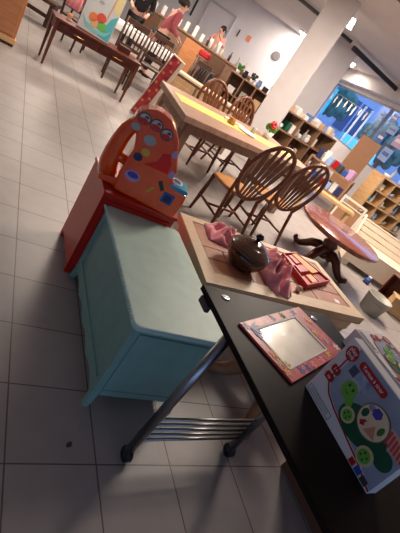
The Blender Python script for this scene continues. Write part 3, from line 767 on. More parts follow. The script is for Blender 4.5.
def spindle_chair(label, first):
    t = thing('spindle_chair', label, 'chair', (0,0,0), 0, 'dark spindle-back chairs around the white cloth table')
    MB().box(-.21,.21,-.21,.21,.43,.465).build('seat', BLACKW, t, .01)
    for x in (-.185,.185):
        MB().tube([(x,.185,0),(x,.185,.43)], [.016,.022], 8).build('leg', BLACKW, t)
        MB().tube([(x,-.24,0),(x,-.195,.45),(x,-.27,1.0)], [.017,.021,.017], 8).build('back_post', BLACKW, t)
        MB().tube([(x,.185,.2),(x,-.215,.2)], .011, 6).build('stretcher', BLACKW, t)
    for z, h in ((.955,.075),(.60,.05)):
        MB().box(-.185,.185,-.012,.012,-h/2,h/2, Matrix.Translation((0,-.195-.136*(z-.45),z))).build('back_rail', BLACKW, t, .004)
    for k in range(5):
        x = -.13+.065*k; MB().tube([(x,-.215,.62),(x,-.235,.77),(x,-.262,.93)], [.009,.014,.009], 8).build('spindle', BLACKW, t)
    MB().tube([(-.185,.185,.26),(.185,.185,.26)], .012, 6).build('stretcher', BLACKW, t)
    return t
sc0 = spindle_chair('dark spindle-back chair right behind the canvas picture on the console table', True)
sc0.location = (1.36,6.62,0); sc0.rotation_euler.z = -.14
for x, y, rz, lab in ((1.90,6.95,-.16,'dark spindle-back chair between the red floral board and the console table chairs'),
                      (.62,7.35,-.5,'dark wooden chair behind the left part of the console table'),
                      (.95,8.9,-2.2,'dark wooden chair at the left end of the white cloth table'),
                      (2.62,7.0,.3,'dark spindle-back chair nearest the person in the pink sweater')):
    c_ = copy_tree(sc0); c_.location = (x,y,0); c_.rotation_euler.z = rz; c_['label'] = lab
t = thing('cloth_table', 'table under a white cloth behind the dark spindle-back chairs', 'table', (1.72,7.95,0), -.35)
MB().box(-.75,.75,-.42,.42,.70,.735).build('tabletop', PINED, t)
for x in (-.68,.68):
    for y in (-.36,.36): MB().tube([(x,y,0),(x,y,.70)], [.022,.028], 8).build('leg', BLACKW, t)
mb = MB(); n = 64; rings = []
for z, ex, wob in ((.738,0,0),(.738,.0,0),(.70,.02,.01),(.63,.03,.02)):
    rr_ = []
    for k in range(n):
        a = 2*PI*k/n; x = math.copysign(min(1,abs(math.cos(a))*1.35),math.cos(a))*.77; y = math.copysign(min(1,abs(math.sin(a))*1.35),math.sin(a))*.44
        g = 1+ (wob*math.sin(k*1.3)+ex)
        rr_.append((x*g, y*g*1.02, z))
    rings.append(rr_)
mb.loft(rings[1:], smooth=True, cap=False); v = [p for p in rings[0]]; mb._add(v, [tuple(range(n))])
o = mb.build('tablecloth', WHITE); o.location = (1.72,7.95,0.001); o.rotation_euler.z = -.35
tag(o, 'white cloth draped over the table behind the dark chairs', 'tablecloth')
def on_cloth(x, y): c_, s_ = math.cos(-.35), math.sin(-.35); return (1.72+x*c_-y*s_, 7.95+x*s_+y*c_, .742)
for i, (x, y, lab) in enumerate(((-.45,-.1,'white plate on the white cloth table at its left end'),(0.05,-.15,'white plate in the middle of the white cloth table'),(.5,-.1,'white plate on the white cloth table nearest the person in pink sweater'))):
    o = MB().lathe([(.07,0),(.12,.014),(.118,.019),(.06,.006)], 18).build('plate', mat('porcelain',(236,234,236),.25)); o.location = on_cloth(x,y); tag(o, lab, 'plate', 'plates on the white cloth')
for x, y, mm, lab in ((-.2,.1,WHITE,'white jug on the white cloth table'),(.28,.12,mat('copper',(170,100,70),.4),'copper coloured cup on the white cloth table'),(-.55,.15,DGREY,'dark cup on the white cloth table')):
    t = thing('jug', lab, 'jug', on_cloth(x,y))
    MB().lathe([(.04,0),(.055,.05),(.045,.10),(.05,.13),(.042,.13),(.036,.02)], 14).build('body', mm, t)
    MB().tube([(.048,0,.11),(.085,0,.09),(.08,0,.05),(.053,0,.04)], .007, 6).build('handle', mm, t)

# cabinet at the far left
t = thing('side_cabinet', 'orange-brown wooden cabinet cut off at the left, on the pale tiled floor', 'cabinet', (-1.35,5.42,0), math.radians(2))
MB().box(0,1.17,0,.40,.05,.86).build('body', OLIVE, t, .006)
MB().box(-.01,1.19,-.02,.42,.86,.89).build('top', OLIVE, t, .008)
MB().box(-.005,1.185,-.015,.415,.035,.10).build('plinth', mat('pale_plinth',(224,178,126),.5), t, .006)
for x in (0,1.11):
    for y in (0,.35): MB().box(x,x+.06,y,y+.05,0,.035).build('foot', DARKW, t)
for k in range(2):
    d_ = MB().box(.03+.56*k,.58+.56*k,-.014,0,.13,.83).build('door', OLIVE, t, .004)
    MB().ball((.50 if k==0 else .66,-.03,.5), .016, 8).build('knob', DARKW, d_)
# ================================================================== BOOKCASE BY THE WINDOW
def cubby(t, L, D, Hh, cols, rows, m=SHELFW, back=SHELFD, th=.025, base=.05):
    """open-fronted shelving: local x along the front, y away from the viewer"""
    b = MB()
    for k in range(rows+1):
        z = base+(Hh-base-th)*k/rows; b.box(0,L,0,D,z,z+th)
    b.build('shelf_board', m, t); v = MB()
    for k in range(cols+1):
        x = (L-th)*k/cols; MB().box(x,x+th,0,D,0,Hh-th).build('upright', m, t)
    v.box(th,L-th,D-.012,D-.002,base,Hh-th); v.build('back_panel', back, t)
def lx(o, x, y, z):
    c_, s_ = math.cos(o.rotation_euler.z), math.sin(o.rotation_euler.z)
    return (o.location.x+x*c_-y*s_, o.location.y+x*s_+y*c_, o.location.z+z)
def small(kind, name, label, cat, loc, rz, m, group=None, s=1.0, dims=None):
    """little things on the shelves"""
    if kind == 'box':
        a, b_, h = dims; o = MB().box(-a/2,a/2,-b_/2,b_/2,0,h).build(name, m, None, .004)
    elif kind == 'book':
        a, b_, h = dims
        o = bpy.data.objects.new(name, None); COL.objects.link(o)
        MB().box(-a/2,a/2,-b_/2,b_/2,0,h).build('cover', m, o, .002)
        MB().box(-a/2+.004,a/2-.004,-b_/2+.004,b_/2+.001,.001,h-.006).build('pages', WHITE, o) if False else None
    elif kind == 'bottle':
        o = MB().lathe([(.03*s,0),(.036*s,.01*s),(.036*s,.13*s),(.014*s,.17*s),(.013*s,.21*s),(.017*s,.215*s),(.016*s,.23*s)], 12).build(name, m)
    elif kind == 'jar':
        o = MB().lathe([(.04*s,0),(.055*s,.02*s),(.058*s,.08*s),(.04*s,.12*s),(.046*s,.125*s),(.044*s,.145*s),(.01*s,.15*s)], 14).build(name, m)
    elif kind == 'bowl':
        o = MB().lathe([(.03*s,0),(.06*s,.02*s),(.085*s,.07*s),(.08*s,.07*s),(.05*s,.02*s)], 16).build(name, m)
    elif kind == 'plate':
        o = MB(); M = Matrix.Rotation(math.radians(76),4,'X'); o.lathe([(.05*s,.0),(.10*s,.012*s),(.098*s,.016*s),(.04*s,.006*s)], 18, Matrix.Translation((0,0,.097*s)) @ M); o = o.build(name, m)
    elif kind == 'mug':
        o = MB(); o.lathe([(.036*s,0),(.038*s,.085*s),(.033*s,.085*s),(.031*s,.008*s)], 14); o.tube([(.036*s,0,.07*s),(.062*s,0,.055*s),(.06*s,0,.03*s),(.036*s,0,.02*s)], .005*s, 6); o = o.build(name, m)
    elif kind == 'plant':
        o = bpy.data.objects.new(name, None); COL.objects.link(o)
        MB().lathe([(.04*s,0),(.055*s,.09*s),(.048*s,.09*s),(.04*s,.02*s)], 12).build('pot', WHITE, o)
        lv = MB(); rnd = random.Random(label)
        for k in range(22):
            a = rnd.uniform(0,2*PI); q = rnd.uniform(.02,.10)*s; h = rnd.uniform(.10,.22)*s
            lv.ball((q*math.cos(a),q*math.sin(a),h), .03*s, 6, (1,.55,1.1))
        lv.build('foliage', m, o)
    o.location = loc; o.rotation_euler.z = rz
    return tag(o, label, cat, group)
IVORY = mat('ivory_paper', (222,204,172), .7, var=.08)
TANB = mat('tan_book', (196,164,124), .7)
PBLUE = mat('dusty_blue_book', (110,134,176), .6)
bk = thing('bookcase', 'wooden bookcase with open compartments below the window, right of the front pillar', 'bookcase', (4.20,6.12,0), .17)
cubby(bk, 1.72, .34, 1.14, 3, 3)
ordn = ['first','second','third','fourth','fifth','sixth','seventh','eighth','ninth','tenth','eleventh','twelfth']
cols_ = [('ivory',IVORY),('tan',TANB),('white',WHITE),('ivory',IVORY),('white',WHITE),('dusty blue',PBLUE),('ivory',IVORY),('white',WHITE),('tan',TANB),('pale blue',LBLUE),('ivory',IVORY),('white',WHITE)]
rb_ = random.Random(4)
for i, (cn, cm) in enumerate(cols_):
    x = .10+.138*i
    small('box', 'book_stack' if i%3==0 else 'small_box', '%s %s on top of the bookcase, %s from the pillar end' % (cn, 'stack of paperbacks' if i%3==0 else 'little box', ordn[i]), 'books' if i%3==0 else 'box', lx(bk,x,.11+.05*(i%2),1.1402), bk.rotation_euler.z+rb_.uniform(-.15,.15), cm, 'things along the bookcase top', dims=(rb_.uniform(.08,.12),.12,rb_.uniform(.06,.15)))
cell_items = [
 (0,2,.11,'bottle',WHITE,'white bottle'),(0,2,.23,'mug',WHITE,'white mug'),(0,2,.40,'box',DGREEN,'dark green tin'),(0,2,.54,'box',WHITE,'white card box'),
 (1,2,.12,'jar',GREY,'grey jar'),(1,2,.27,'mug',WHITE,'white mug'),(1,2,.40,'bottle',GREY,'grey bottle'),(1,2,.52,'jar',WHITE,'white jar'),
 (2,2,.10,'box',IVORY,'ivory upright box'),(0,1,.15,'box',DARKW,'dark red-brown box'),(0,1,.4,'bowl',IVORY,'ivory bowl'),(1,1,.15,'box',BLACKW,'dark wooden box'),(1,1,.42,'jar',IVORY,'ivory jar'),(2,1,.2,'box',BLACKW,'very dark wooden box'),(2,1,.43,'mug',WHITE,'white mug')]
colname = ['pillar-end','middle','right-end']; rown = ['bottom','middle','top']
for c_, r_, dx, kd, mm, lab in cell_items:
    x = .565*c_+.02+dx*.9; z = .05+(1.14-.075)*r_/3+.0255
    small(kd, {'box':'small_box'}.get(kd,kd), '%s in the %s row of the bookcase, %s column' % (lab, rown[r_], colname[c_]), kd, lx(bk,x,.12,z), bk.rotation_euler.z, mm, None, s=1.05, dims=(.10,.12,.17))
# thin dark pole on the bookcase end
t = thing('display_pole', 'thin black pole standing on the bookcase end against the front pillar', 'pole', lx(bk,.035,.06,1.1402))
MB().bar((0,0,.012),(0,0,.82),.028,.028).build('pole', DK, t); MB().box(-.03,.03,-.03,.03,0,.012).build('foot', DK, t)

# low display table with coloured goods between bookcase and cube shelf
ld = thing('display_table', 'low two-tier display table of mixed goods between the bookcase and the cube shelf', 'table', (5.05,5.80,0), VE-.25)
MB().box(0,.95,0,.5,.70,.73).build('tabletop', SHELFW, ld); MB().box(.03,.92,.03,.47,.34,.36).build('shelf', SHELFW, ld)
for x in (.0,.91):
    for y in (0,.46): MB().box(x,x+.04,y,y+.04,0,.70).build('leg', SHELFW, ld)
goods = [('navy',NAVY),('white',WHITE),('pale blue',LBLUE),('crimson',CRIM),('dark grey',DGREY),('blue',BLUE),('lilac',LILAC)]
for tier, z in (('upper',.7302),('lower',.3602)):
    for i, (cn, cm) in enumerate(goods if tier=='upper' else goods[::-1]):
        small('box','carton','%s carton on the %s tier of the display table, %s along' % (cn,tier,ordn[i]),'box', lx(ld,.11+.12*i,.12+.08*(i%2),z), ld.rotation_euler.z+rb_.uniform(-.3,.3), cm, 'cartons on the display table', dims=(.10,.12,rb_.uniform(.10,.24)))
    for i in range(4):
        cn, cm = [('white',WHITE),('grey',GREY),('blue',BLUE),('silver-grey',LBLUE)][i]
        small('jar','jar','%s jar at the back of the %s tier of the display table' % (cn,tier),'jar', lx(ld,.15+.2*i,.36,z), 0, cm)
# pale bench and white-framed board
t = thing('bench', 'pale wooden plank bench behind the rightmost hoop-back chair', 'bench', (4.40,4.66,0), VE)
MB().box(0,.95,0,.26,.40,.45).build('plank', OAK, t, .005)
for x in (.06,.85): MB().box(x,x+.05,.02,.24,0,.40).build('leg', OAK, t)
t = thing('framed_panel', 'white-framed brown panel propped against the end of the cube shelf', 'panel', (5.46,4.84,.003), 0, rot=(-.12,0,VE-.1))
for q in ((0,.5,0,.04),(0,.5,.50,.54),(0,.04,.04,.50),(.46,.5,.04,.50),(.04,.46,.40,.425)): MB().box(q[0],q[1],0,.03,q[2],q[3]).build('frame_bar', mat('pale_frame',(206,200,190),.5), t)
MB().box(.04,.46,.008,.02,.04,.40).build('brown_inlay', mat('inlay_brown',(148,108,78),.6), t)
# ------------------------------------------------------------------ cube shelf
cs = thing('cube_shelf', 'light oak cube shelf of many open compartments before the right window pane', 'shelf', (6.17,5.02,0), -.12)
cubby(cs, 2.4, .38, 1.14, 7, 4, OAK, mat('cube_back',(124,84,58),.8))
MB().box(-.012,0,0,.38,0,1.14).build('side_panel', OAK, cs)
ci = [('white',WHITE),('clear grey',GREY),('pale blue',LBLUE),('ivory',IVORY),('turquoise',CYAN)]
for rr_ in range(4):
    for c_ in range(6):
        for j in range(2):
            kd = ['jar','bowl','mug','bottle'][(rr_+c_*2+j)%4]; cn, cm = ci[(rr_*3+c_+j*2)%4] if not (rr_==2 and c_==0 and j==0) else ci[4]
            x = .118+.339*c_+.128*j; z = .05+(1.14-.075)*rr_/4+.0255
            small(kd, kd, '%s %s in the cube shelf, %s column, %s row up, %s' % (cn,kd,ordn[c_],ordn[rr_],('left','right')[j]), kd, lx(cs,x,.10+.06*j,z), 1.2*c_, cm, 'tableware in the cube shelf', s=.9)
for i in range(12):
    cn, cm = [('pearl',WHITE),('grey',GREY),('pale blue',LBLUE)][i%3]; kd = ['bowl','bottle','jar','mug'][i%4]
    small(kd, kd, '%s %s on top of the cube shelf, %s from the wooden end' % (cn,kd,ordn[i]), kd, lx(cs,.12+.19*i,.12+.1*(i%2),1.1402), i, cm, 'glassware on the cube shelf', s=.85)
t = thing('cardboard_partition', 'tall plain tan board standing before the window behind the cube shelf', 'board', (6.58,6.62,0), VE)
MB().box(0,.46,0,.05,.03,1.54).build('panel', mat('tan_board',(182,134,96),.7,var=.05), t, .004); MB().box(0,.46,-.05,.10,0,.03).build('foot', SHELFW, t)

# ------------------------------------------------------------------ cream bench, brown crate, bin
t = thing('toy_bench', 'cream slatted bench with raised back and end panel beyond the round pedestal table', 'bench', (4.36,3.03,0), VE+.01)
CRS = mat('cream_slat', (220,202,178), .5, var=.06)
MB().box(0,1.15,.0,.50,.07,.33).build('body', CREAM, t, .004)
for k in range(4): MB().box(0,1.15,.0+.125*k,.115+.125*k,.33,.352).build('seat_slat', CRS, t, .004)
M = Matrix.Translation((0,.47,.352)) @ Matrix.Rotation(-.35,4,'X')
for k in range(3): MB().box(0,1.15,0,.022,.01+.085*k,.085+.085*k,M).build('back_slat', CRS, t, .004)
MB().box(-.01,1.16,-.004,.028,.262,.285,M).build('top_rail', CREAM, t, .006)
ep = [(-.01,.05),(.52,.05),(.60,.60),(.56,.66),(.50,.66),(.44,.60),(.30,.40),(-.01,.38)]
Mz = Matrix(((0,0,1,0),(1,0,0,0),(0,1,0,0),(0,0,0,1)))
e_ = MB().prism(ep, -.03, -.002, Mz).build('end_panel', CREAM, t, .006)
MB().tube([(-.034,.525,.60),(-.0302,.525,.60)], .02, 14).build('grip_hole', DARKW, e_)
for x in (.02,1.05):
    for y in (.02,.40): MB().box(x,x+.08,y,y+.08,0,.07).build('foot', CREAM, t)
t = thing('blue_toy', 'small blue and white toy on the floor under the cream bench edge', 'toy', (4.60,2.66,0), .5)
MB().box(-.07,.07,-.03,.03,.02,.07).build('body', BLUE, t, .01); MB().box(.03,.075,-.025,.025,.07,.10).build('cab', WHITE, t, .008)
for x in (-.045,.045): 
    MB().tube([(x,-.035,.02),(x,.035,.02)], .02, 10).build('wheel', RUBBER, t)
t = thing('white_board', 'small plain white board leaning on the left end of the cream bench', 'board', (3.99,3.16,.003), 0, rot=(-.3,0,VE+.15))
MB().box(0,.26,0,.02,0,.30).build('panel', CREAM, t, .003); MB().box(0,.26,-.004,.024,.30,.312).build('edging', WHITE, t)
t = thing('brown_crate', 'dark mahogany open-fronted crate at the right end of the cream bench', 'crate', (4.70,2.50,0), math.radians(-72))
cr = MB(); cr.box(0,.60,0,.24,0,.015); cr.box(0,.60,0,.24,.335,.35)
for x in (0,.29,.585): cr.box(x,x+.015,0,.24,.015,.335)
cr.box(.015,.585,.225,.24,.015,.335)
cr.build('body', mat('red_brown_board',(122,62,40),.4,rgb2=(92,42,26),scale=5), t)
MB().box(.0,.60,-.006,0,.340,.352).build('front_edging', OAK, t)
t = thing('plank_box', 'small pale wooden plank box in front of the mahogany crate', 'box', (4.42,2.06,0), math.radians(-40))
MB().box(0,.30,0,.20,.01,.20).build('body', OAK, t, .004); MB().box(-.008,.308,-.008,.208,.20,.222).build('lid', OAK, t, .003)
for x in (0,.27):
    for y in (0,.17): MB().box(x,x+.03,y,y+.03,0,.01).build('foot', OAK, t)
t = thing('waste_bin', 'grey plastic bin on the floor beyond the far end of the tiled coffee table', 'bin', (3.92,1.90,0))
MB().lathe([(.115,0),(.125,.01),(.15,.20),(.157,.205),(.157,.218),(.147,.218),(.118,.02)], 24).build('bucket', GREY, t)
MB().lathe([(.13,.15),(.143,.15),(.146,.165),(.14,.165)], 24).build('band', mat('grey_band',(150,146,136),.5), t)

# ================================================================== BACK COUNTER
ct = thing('shop_counter', 'long wooden counter with panelled front before the white back wall', 'counter', (2.75,12.95,0), VE)
MB().box(0,3.75,0,.55,.06,1.05).build('body', PINED, ct); MB().box(-.03,3.78,-.04,.58,1.05,1.09).build('worktop', SHELFW, ct, .006); MB().box(0,3.75,.03,.52,0,.06).build('plinth', BLACKW, ct)
for k in range(5):
    d_ = MB().box(.06+.74*k,.66+.74*k,-.02,0,.12,1.0).build('door', [SHELFD,PINED,OLIVE,SHELFD,PINED][k], ct, .004)
    MB().box(.58+.74*k,.60+.74*k,-.035,-.02,.5,.66).build('handle', DK, d_)
for i in range(9):
    small('box','display_card','upright white card on the long counter, %s from its left end' % ordn[i],'card', lx(ct,.25+.27*i,.22+.05*(i%2),1.0902), VE+.2*(i%3-1), WHITE, 'white cards on the counter', dims=(.11,.03,.20+.05*(i%3)))
for i in range(6):
    cn, cm = [('dark',BLACKW),('grey',GREY),('ivory',IVORY)][i%3]
    small('bottle','bottle','%s bottle on the long counter before the person with dark hair, %s along' % (cn,ordn[i]),'bottle', lx(ct,2.1+.25*i,.12,1.0902), 0, cm, 'bottles on the counter', s=1.1)
# low cube shelving in front of the counter
fc = thing('low_shelving', 'low wooden shelving with square openings left of the front pillar', 'shelf', (4.60,9.74,0), VE)
cubby(fc, 1.9, .40, 1.02, 5, 2, SHELFW, SHELFD)
for i in range(8):
    x = .12+.21*i
    if i in (0,2,5): small('plant','potted_plant','dark leafy plant in a white pot on the low shelving, %s from its left end' % ordn[i],'potted plant', lx(fc,x,.18,1.0202), i, mat('dark_leaf',(40,48,36),.6,var=.3) if i else GREEN, None, s=1.0)
    else:
        cn, cm = [('blue',PBLUE),('black',DFAB),('white',WHITE)][i%3]
        small('box' if i%2==0 else 'jar','small_box' if i%2==0 else 'jar','%s %s on the low shelving, %s thing from its left end' % (cn,'box' if i%2==0 else 'jar',ordn[i]),'box' if i%2==0 else 'jar', lx(fc,x,.16,1.0202), VE, cm, None, s=1.2, dims=(.14,.14,.12))
for c_ in range(4):
    for rr_ in range(2):
        cn, cm = [('brown',PINED),('white',WHITE),('grey',GREY),('tan',TANB)][(c_+rr_)%4]
        small('box','storage_box','%s box inside the low shelving, %s opening from the left, %s row' % (cn,ordn[c_],('lower','upper')[rr_]),'box', lx(fc,.2+.375*c_,.2,.05+.4725*rr_+.0255), VE, cm, None, dims=(.2,.2,.16+.03*c_))
t = thing('storage_bin', 'black plastic bin standing in front of the counter left of the low shelving', 'bin', (4.30,10.35,0), VE)
MB().box(-.18,.18,-.16,.16,0,.62).build('bucket', DFAB, t, .02); MB().box(-.20,.20,-.18,.18,.62,.68).build('lid', DGREY, t, .02)
t = thing('stool', 'small wooden stool with a red cushion in front of the counter', 'stool', (4.28,10.95,0), VE)
for x in (-.13,.13):
    for y in (-.13,.13): MB().tube([(x*1.2,y*1.2,0),(x,y,.80)], .018, 8).build('leg', PINED, t)
MB().box(-.17,.17,-.17,.17,.80,.83).build('seat', PINED, t, .01); MB().box(-.16,.16,-.15,.15,.83,1.0).build('cushion', REDF, t, .05, seg=3)

# back wall door and things hung there
def wall_frame(s, z):
    p = BW+bd*s; return (p.x-.603*.0, p.y, z)
ang_w = math.atan2(-.603,.798)
d_ = MB().box(-.5,.5,-.045,0,0,2.25).build('door_1', mat('door_white',(222,220,226),.5)); d_.location = wall_frame(3.6,0); d_.rotation_euler.z = ang_w; struct(d_)
fr = MB()
for q in ((-.58,-.5,0,2.33),(.5,.58,0,2.33),(-.5,.5,2.25,2.33)): fr.box(q[0],q[1],-.06,0,q[2],q[3])
fr.build('door_frame', mat('door_frame_grey',(188,186,194),.5), d_)
MB().tube([(.40,-.05,1.02),(.40,-.10,1.02),(.28,-.10,1.02)], .014, 8).build('door_handle', DK, d_)
t = thing('wall_clock', 'round pale clock hung high on the white back wall', 'clock', wall_frame(1.15,2.02), ang_w)
Mc = Matrix.Rotation(PI/2,4,'X')
MB().lathe([(.15,0),(.16,.01),(.15,.035),(.135,.035)], 24, Mc).build('rim', mat('clock_rim',(120,116,120),.5), t)
MB().lathe([(.134,.012),(.134,.02)], 24, Mc).build('dial', mat('dial',(206,204,206),.5), t)
MB().bar((0,-.026,0),(.07,-.026,.05),.01,.012).build('hand', DK, t); MB().bar((0,-.026,0),(-.02,-.026,.11),.008,.01).build('hand', DK, t)
for s_, z, mm, a_, h, lab in ((2.3,1.97,mat('peach_paper',(232,150,116),.7),.16,.2,'peach paper note pinned on the back wall left of the clock'),(2.72,1.93,DGREY,.05,.24,'small dark hook strip on the back wall right of the white door')):
    t = thing('wall_note' if mm is not DGREY else 'wall_hook', lab, 'note' if mm is not DGREY else 'hook', wall_frame(s_,z), ang_w)
    MB().box(-a_/2,a_/2,-.012,-.001,-h/2,h/2).build('sheet' if mm is not DGREY else 'strip', mm, t); MB().ball((0,-.015,h/2-.02), .008, 6).build('pin', DK, t)
t = thing('wall_rack', 'dark narrow rack on the back wall left of the white door', 'rack', wall_frame(4.55,1.95), ang_w)
MB().box(-.03,.03,-.04,-.002,-.45,.45).build('strip', DK, t)
for k in range(4): MB().box(-.02,.02,-.10,-.04,-.4+.25*k,-.37+.25*k).build('hook', DK, t)

# ================================================================== PEOPLE
def skin_mesh(name, chains, m, parent, root=0, lev=1):
    """chains: lists of (key, point, radius); equal keys are the same joint"""
    vs, rr_, es, idx = [], [], [], {}
    for ch_ in chains:
        prev = None
        for key, p, q in ch_:
            if key not in idx: idx[key] = len(vs); vs.append(p); rr_.append(q)
            i = idx[key]
            if prev is not None: es.append((prev,i))
            prev = i
    me = bpy.data.meshes.new(name); me.from_pydata(vs, es, []); o = bpy.data.objects.new(name, me); COL.objects.link(o); o.parent = parent
    md = o.modifiers.new('skin','SKIN'); md.use_smooth_shade = True
    sv = me.skin_vertices[0].data
    for i, q in enumerate(rr_): sv[i].radius = q if isinstance(q, tuple) else (q, q); sv[i].use_root = (i == root)
    sb = o.modifiers.new('subdivision','SUBSURF'); sb.levels = lev; sb.render_levels = lev
    me.materials.append(m)
    return o
def person(label, loc, rz, armL, armR, top, bottom, hair, tilt=(0,0), skirt=False, long=True, Hs=1.0):
    t = thing('person', label, 'person', loc, rz)
    tx, ty = tilt                                           # how far the shoulders lean (x, forward y)
    S = lambda x, y, z: (x*Hs, y*Hs, z*Hs)
    hip, sp, chst, nk = S(0,0,.93), S(tx*.3,ty*.3,1.08), S(tx*.8,ty*.8,1.30), S(tx,ty+.01,1.44)
    h1, h2, h3 = S(tx,ty+.035,1.52), S(tx*1.05,ty+.045,1.58), S(tx*1.05,ty+.03,1.64)
    ch_ = [[('hip',hip,(.15,.11)),('sp',sp,(.13,.10)),('chst',chst,(.16,.11)),('nk',nk,.052),('h1',h1,.07),('h2',h2,(.076,.09)),('h3',h3,(.06,.07))],
           [('h2',h2,0),('nose',S(tx*1.05,ty+.155,1.55),.012)]]
    arms = []
    for s, (el, wr), nm in ((-1,armL,'l'),(1,armR,'r')):
        sh = S(tx*.9+s*.18,ty*.9,1.38); el = S(*el); wr = S(*wr)
        ch_.append([('chst',chst,0),('sh'+nm,sh,.062),('el'+nm,el,.045),('wr'+nm,wr,.03)])
        d = (Vector(wr)-Vector(el)).normalized(); side = d.cross(Vector((0,0,1))).normalized() if abs(d.z) < .95 else Vector((1,0,0)); up_ = side.cross(d)
        pm = Vector(wr)+d*.06
        ch_.append([('wr'+nm,wr,0),('pm'+nm,tuple(pm),(.036,.024))])
        for k, ln in enumerate((.062,.072,.076,.066)):
            b0 = pm+side*(.027-.018*k); ch_.append([('pm'+nm,tuple(pm),0),('k%d'%k+nm,tuple(b0+d*.03),.010),('m%d'%k+nm,tuple(b0+d*(.03+ln*.5)-up_*.008),.009),('t%d'%k+nm,tuple(b0+d*(.02+ln)-up_*.028),.008)])
        th = Vector(wr)+d*.03
        ch_.append([('wr'+nm,wr,0),('u0'+nm,tuple(th+side*.03),.012),('u1'+nm,tuple(th+side*.045+d*.035-up_*.012),.010)])
        arms.append((nm, sh, el, wr))
    for s, nm in ((-1,'a'),(1,'b')):
        ch_.append([('hip',hip,0),('hj'+nm,S(s*.095,0,.86),.095),('kn'+nm,S(s*.10,.02,.48),.06),('an'+nm,S(s*.10,-.01,.09),.042),('to'+nm,S(s*.11,.13,.035),.035)])
    skin_mesh('body', ch_, SKIN, t)
    # clothes follow the same joints, a little larger
    c1 = [[('hip',S(0,0,.90),(.165,.125)),('sp',sp,(.15,.118)),('chst',chst,(.178,.128)),('nk',S(tx,ty+.005,1.41),.07)]]
    for nm, sh, el, wr in arms:
        w_ = Vector(el).lerp(Vector(wr), .86 if long else .1)
        c1.append([('chst',chst,0),('s'+nm,sh,.076),('e'+nm,el,.058),('w'+nm,tuple(w_),.044 if long else .056)])
    skin_mesh('sweater' if long else 'blouse', c1, top, t)
    if skirt:
        MB().lathe([(.16*Hs,1.0*Hs),(.19*Hs,.85*Hs),(.23*Hs,.62*Hs),(.26*Hs,.45*Hs),(.25*Hs,.45*Hs)], 20, sy=.8).build('skirt', bottom, t)
    else:
        c2 = [[('hip',S(0,0,.92),(.162,.122))]]
        for s, nm in ((-1,'a'),(1,'b')): c2.append([('hip',S(0,0,.92),0),('hj'+nm,S(s*.095,0,.84),.112),('kn'+nm,S(s*.10,.02,.48),.075),('an'+nm,S(s*.10,-.01,.11),.06)])
        skin_mesh('trousers', c2, bottom, t)
    for s in (-1,1):
        MB().ball((s*.112*Hs,.055*Hs,.035), .05, 10, (.9,2.3,.68)).build('shoe', DFAB, t)
    hc = Vector(h2)
    hb = MB(); hb.ball((hc.x,hc.y-.022,hc.z+.035), .098, 14, (.98,1.08,1.0)); hb = hb.build('hair', hair, t)
    MB().ball((hc.x,hc.y-.125,hc.z+.02), .05, 10, (1,1,1.2)).build('hair_bun', hair, hb)
    for s in (-1,1):
        ey = MB().ball((hc.x+s*.032,hc.y+.088,hc.z-.003), .0095, 8).build('eye', DGREY, t)
        MB().ball((hc.x+s*.088,hc.y+.0,hc.z-.02), .022, 8, (.5,1,1.5)).build('ear', SKIN, t)
    MB().ball((hc.x,hc.y+.09,hc.z-.072), .02, 8, (1.3,.4,.5)).build('mouth', mat('lips',(176,90,88),.5), t)
    return t
person('person in a dusty pink sweater bending over the white cloth table', (2.36,8.76,0), VE-.95, ((-.24,.12,1.12),(-.17,.33,1.0)), ((.22,.10,1.12),(.14,.32,1.0)), PSWEAT, DFAB, HAIR, (0,.14))
person('person with dark hair in a pale pink top behind the long counter', (5.05,12.42,0), VE+PI-.5, ((-.30,.10,1.22),(-.26,.30,1.38)), ((.28,.10,1.15),(.12,.30,1.16)), PTOP, REDF, mat('black_hair',(20,16,18),.5), (0,.05), Hs=1.06)
person('person in black clothes standing behind the white cloth table', (1.95,9.55,0), VE+PI+.4, ((-.25,.06,1.10),(-.20,.28,1.02)), ((.25,.08,1.10),(.18,.27,1.05)), DFAB, DFAB, HAIR, (0,.08))
person('person in a black coat beside the other person in black, left of the white cloth', (1.15,9.75,0), VE+PI-.2, ((-.25,.02,1.10),(-.22,.15,.90)), ((.25,.02,1.10),(.22,.15,.90)), mat('charcoal_coat',(44,40,46),.9), DFAB, HAIR, (0,.02))
# garment hanging over a dark chair at the far left
t = thing('scarf', 'dusty pink scarf draped over the back of the dark chair left of the picture', 'scarf', (0,0,0))
t.location = (.62,7.35,0); t.rotation_euler.z = -.5
mb = MB(); n = 10
def sp_(i, y, z): return (-.12+.24*i/n, y+.012*math.sin(i*1.9), z)
rings = []
v = []; prof = [(-.325,.60),(-.315,.78),(-.305,.95),(-.30,1.012),(-.262,1.03),(-.225,1.012),(-.215,.9),(-.21,.72)]
for y, z in prof: v += [sp_(i, y, z) for i in range(n+1)]
fcs = [(k*(n+1)+i, k*(n+1)+i+1, (k+1)*(n+1)+i+1, (k+1)*(n+1)+i) for k in range(len(prof)-1) for i in range(n)]
mb._add(v, fcs, None, True); o = mb.build('cloth', PINK, t); sd = o.modifiers.new('thickness','SOLIDIFY'); sd.thickness = .012
# dark low bench at the far left
t = thing('low_bench', 'dark wooden low bench far behind the console table at the left edge of the floor', 'bench', (-.9,8.35,0), VE+.25)
MB().box(0,1.3,0,.35,.36,.42).build('seat', BLACKW, t, .005)
for x in (.05,1.2): MB().box(x,x+.06,.03,.32,0,.36).build('leg', BLACKW, t)
MB().box(.11,1.2,.15,.19,.12,.18).build('stretcher', BLACKW, t)

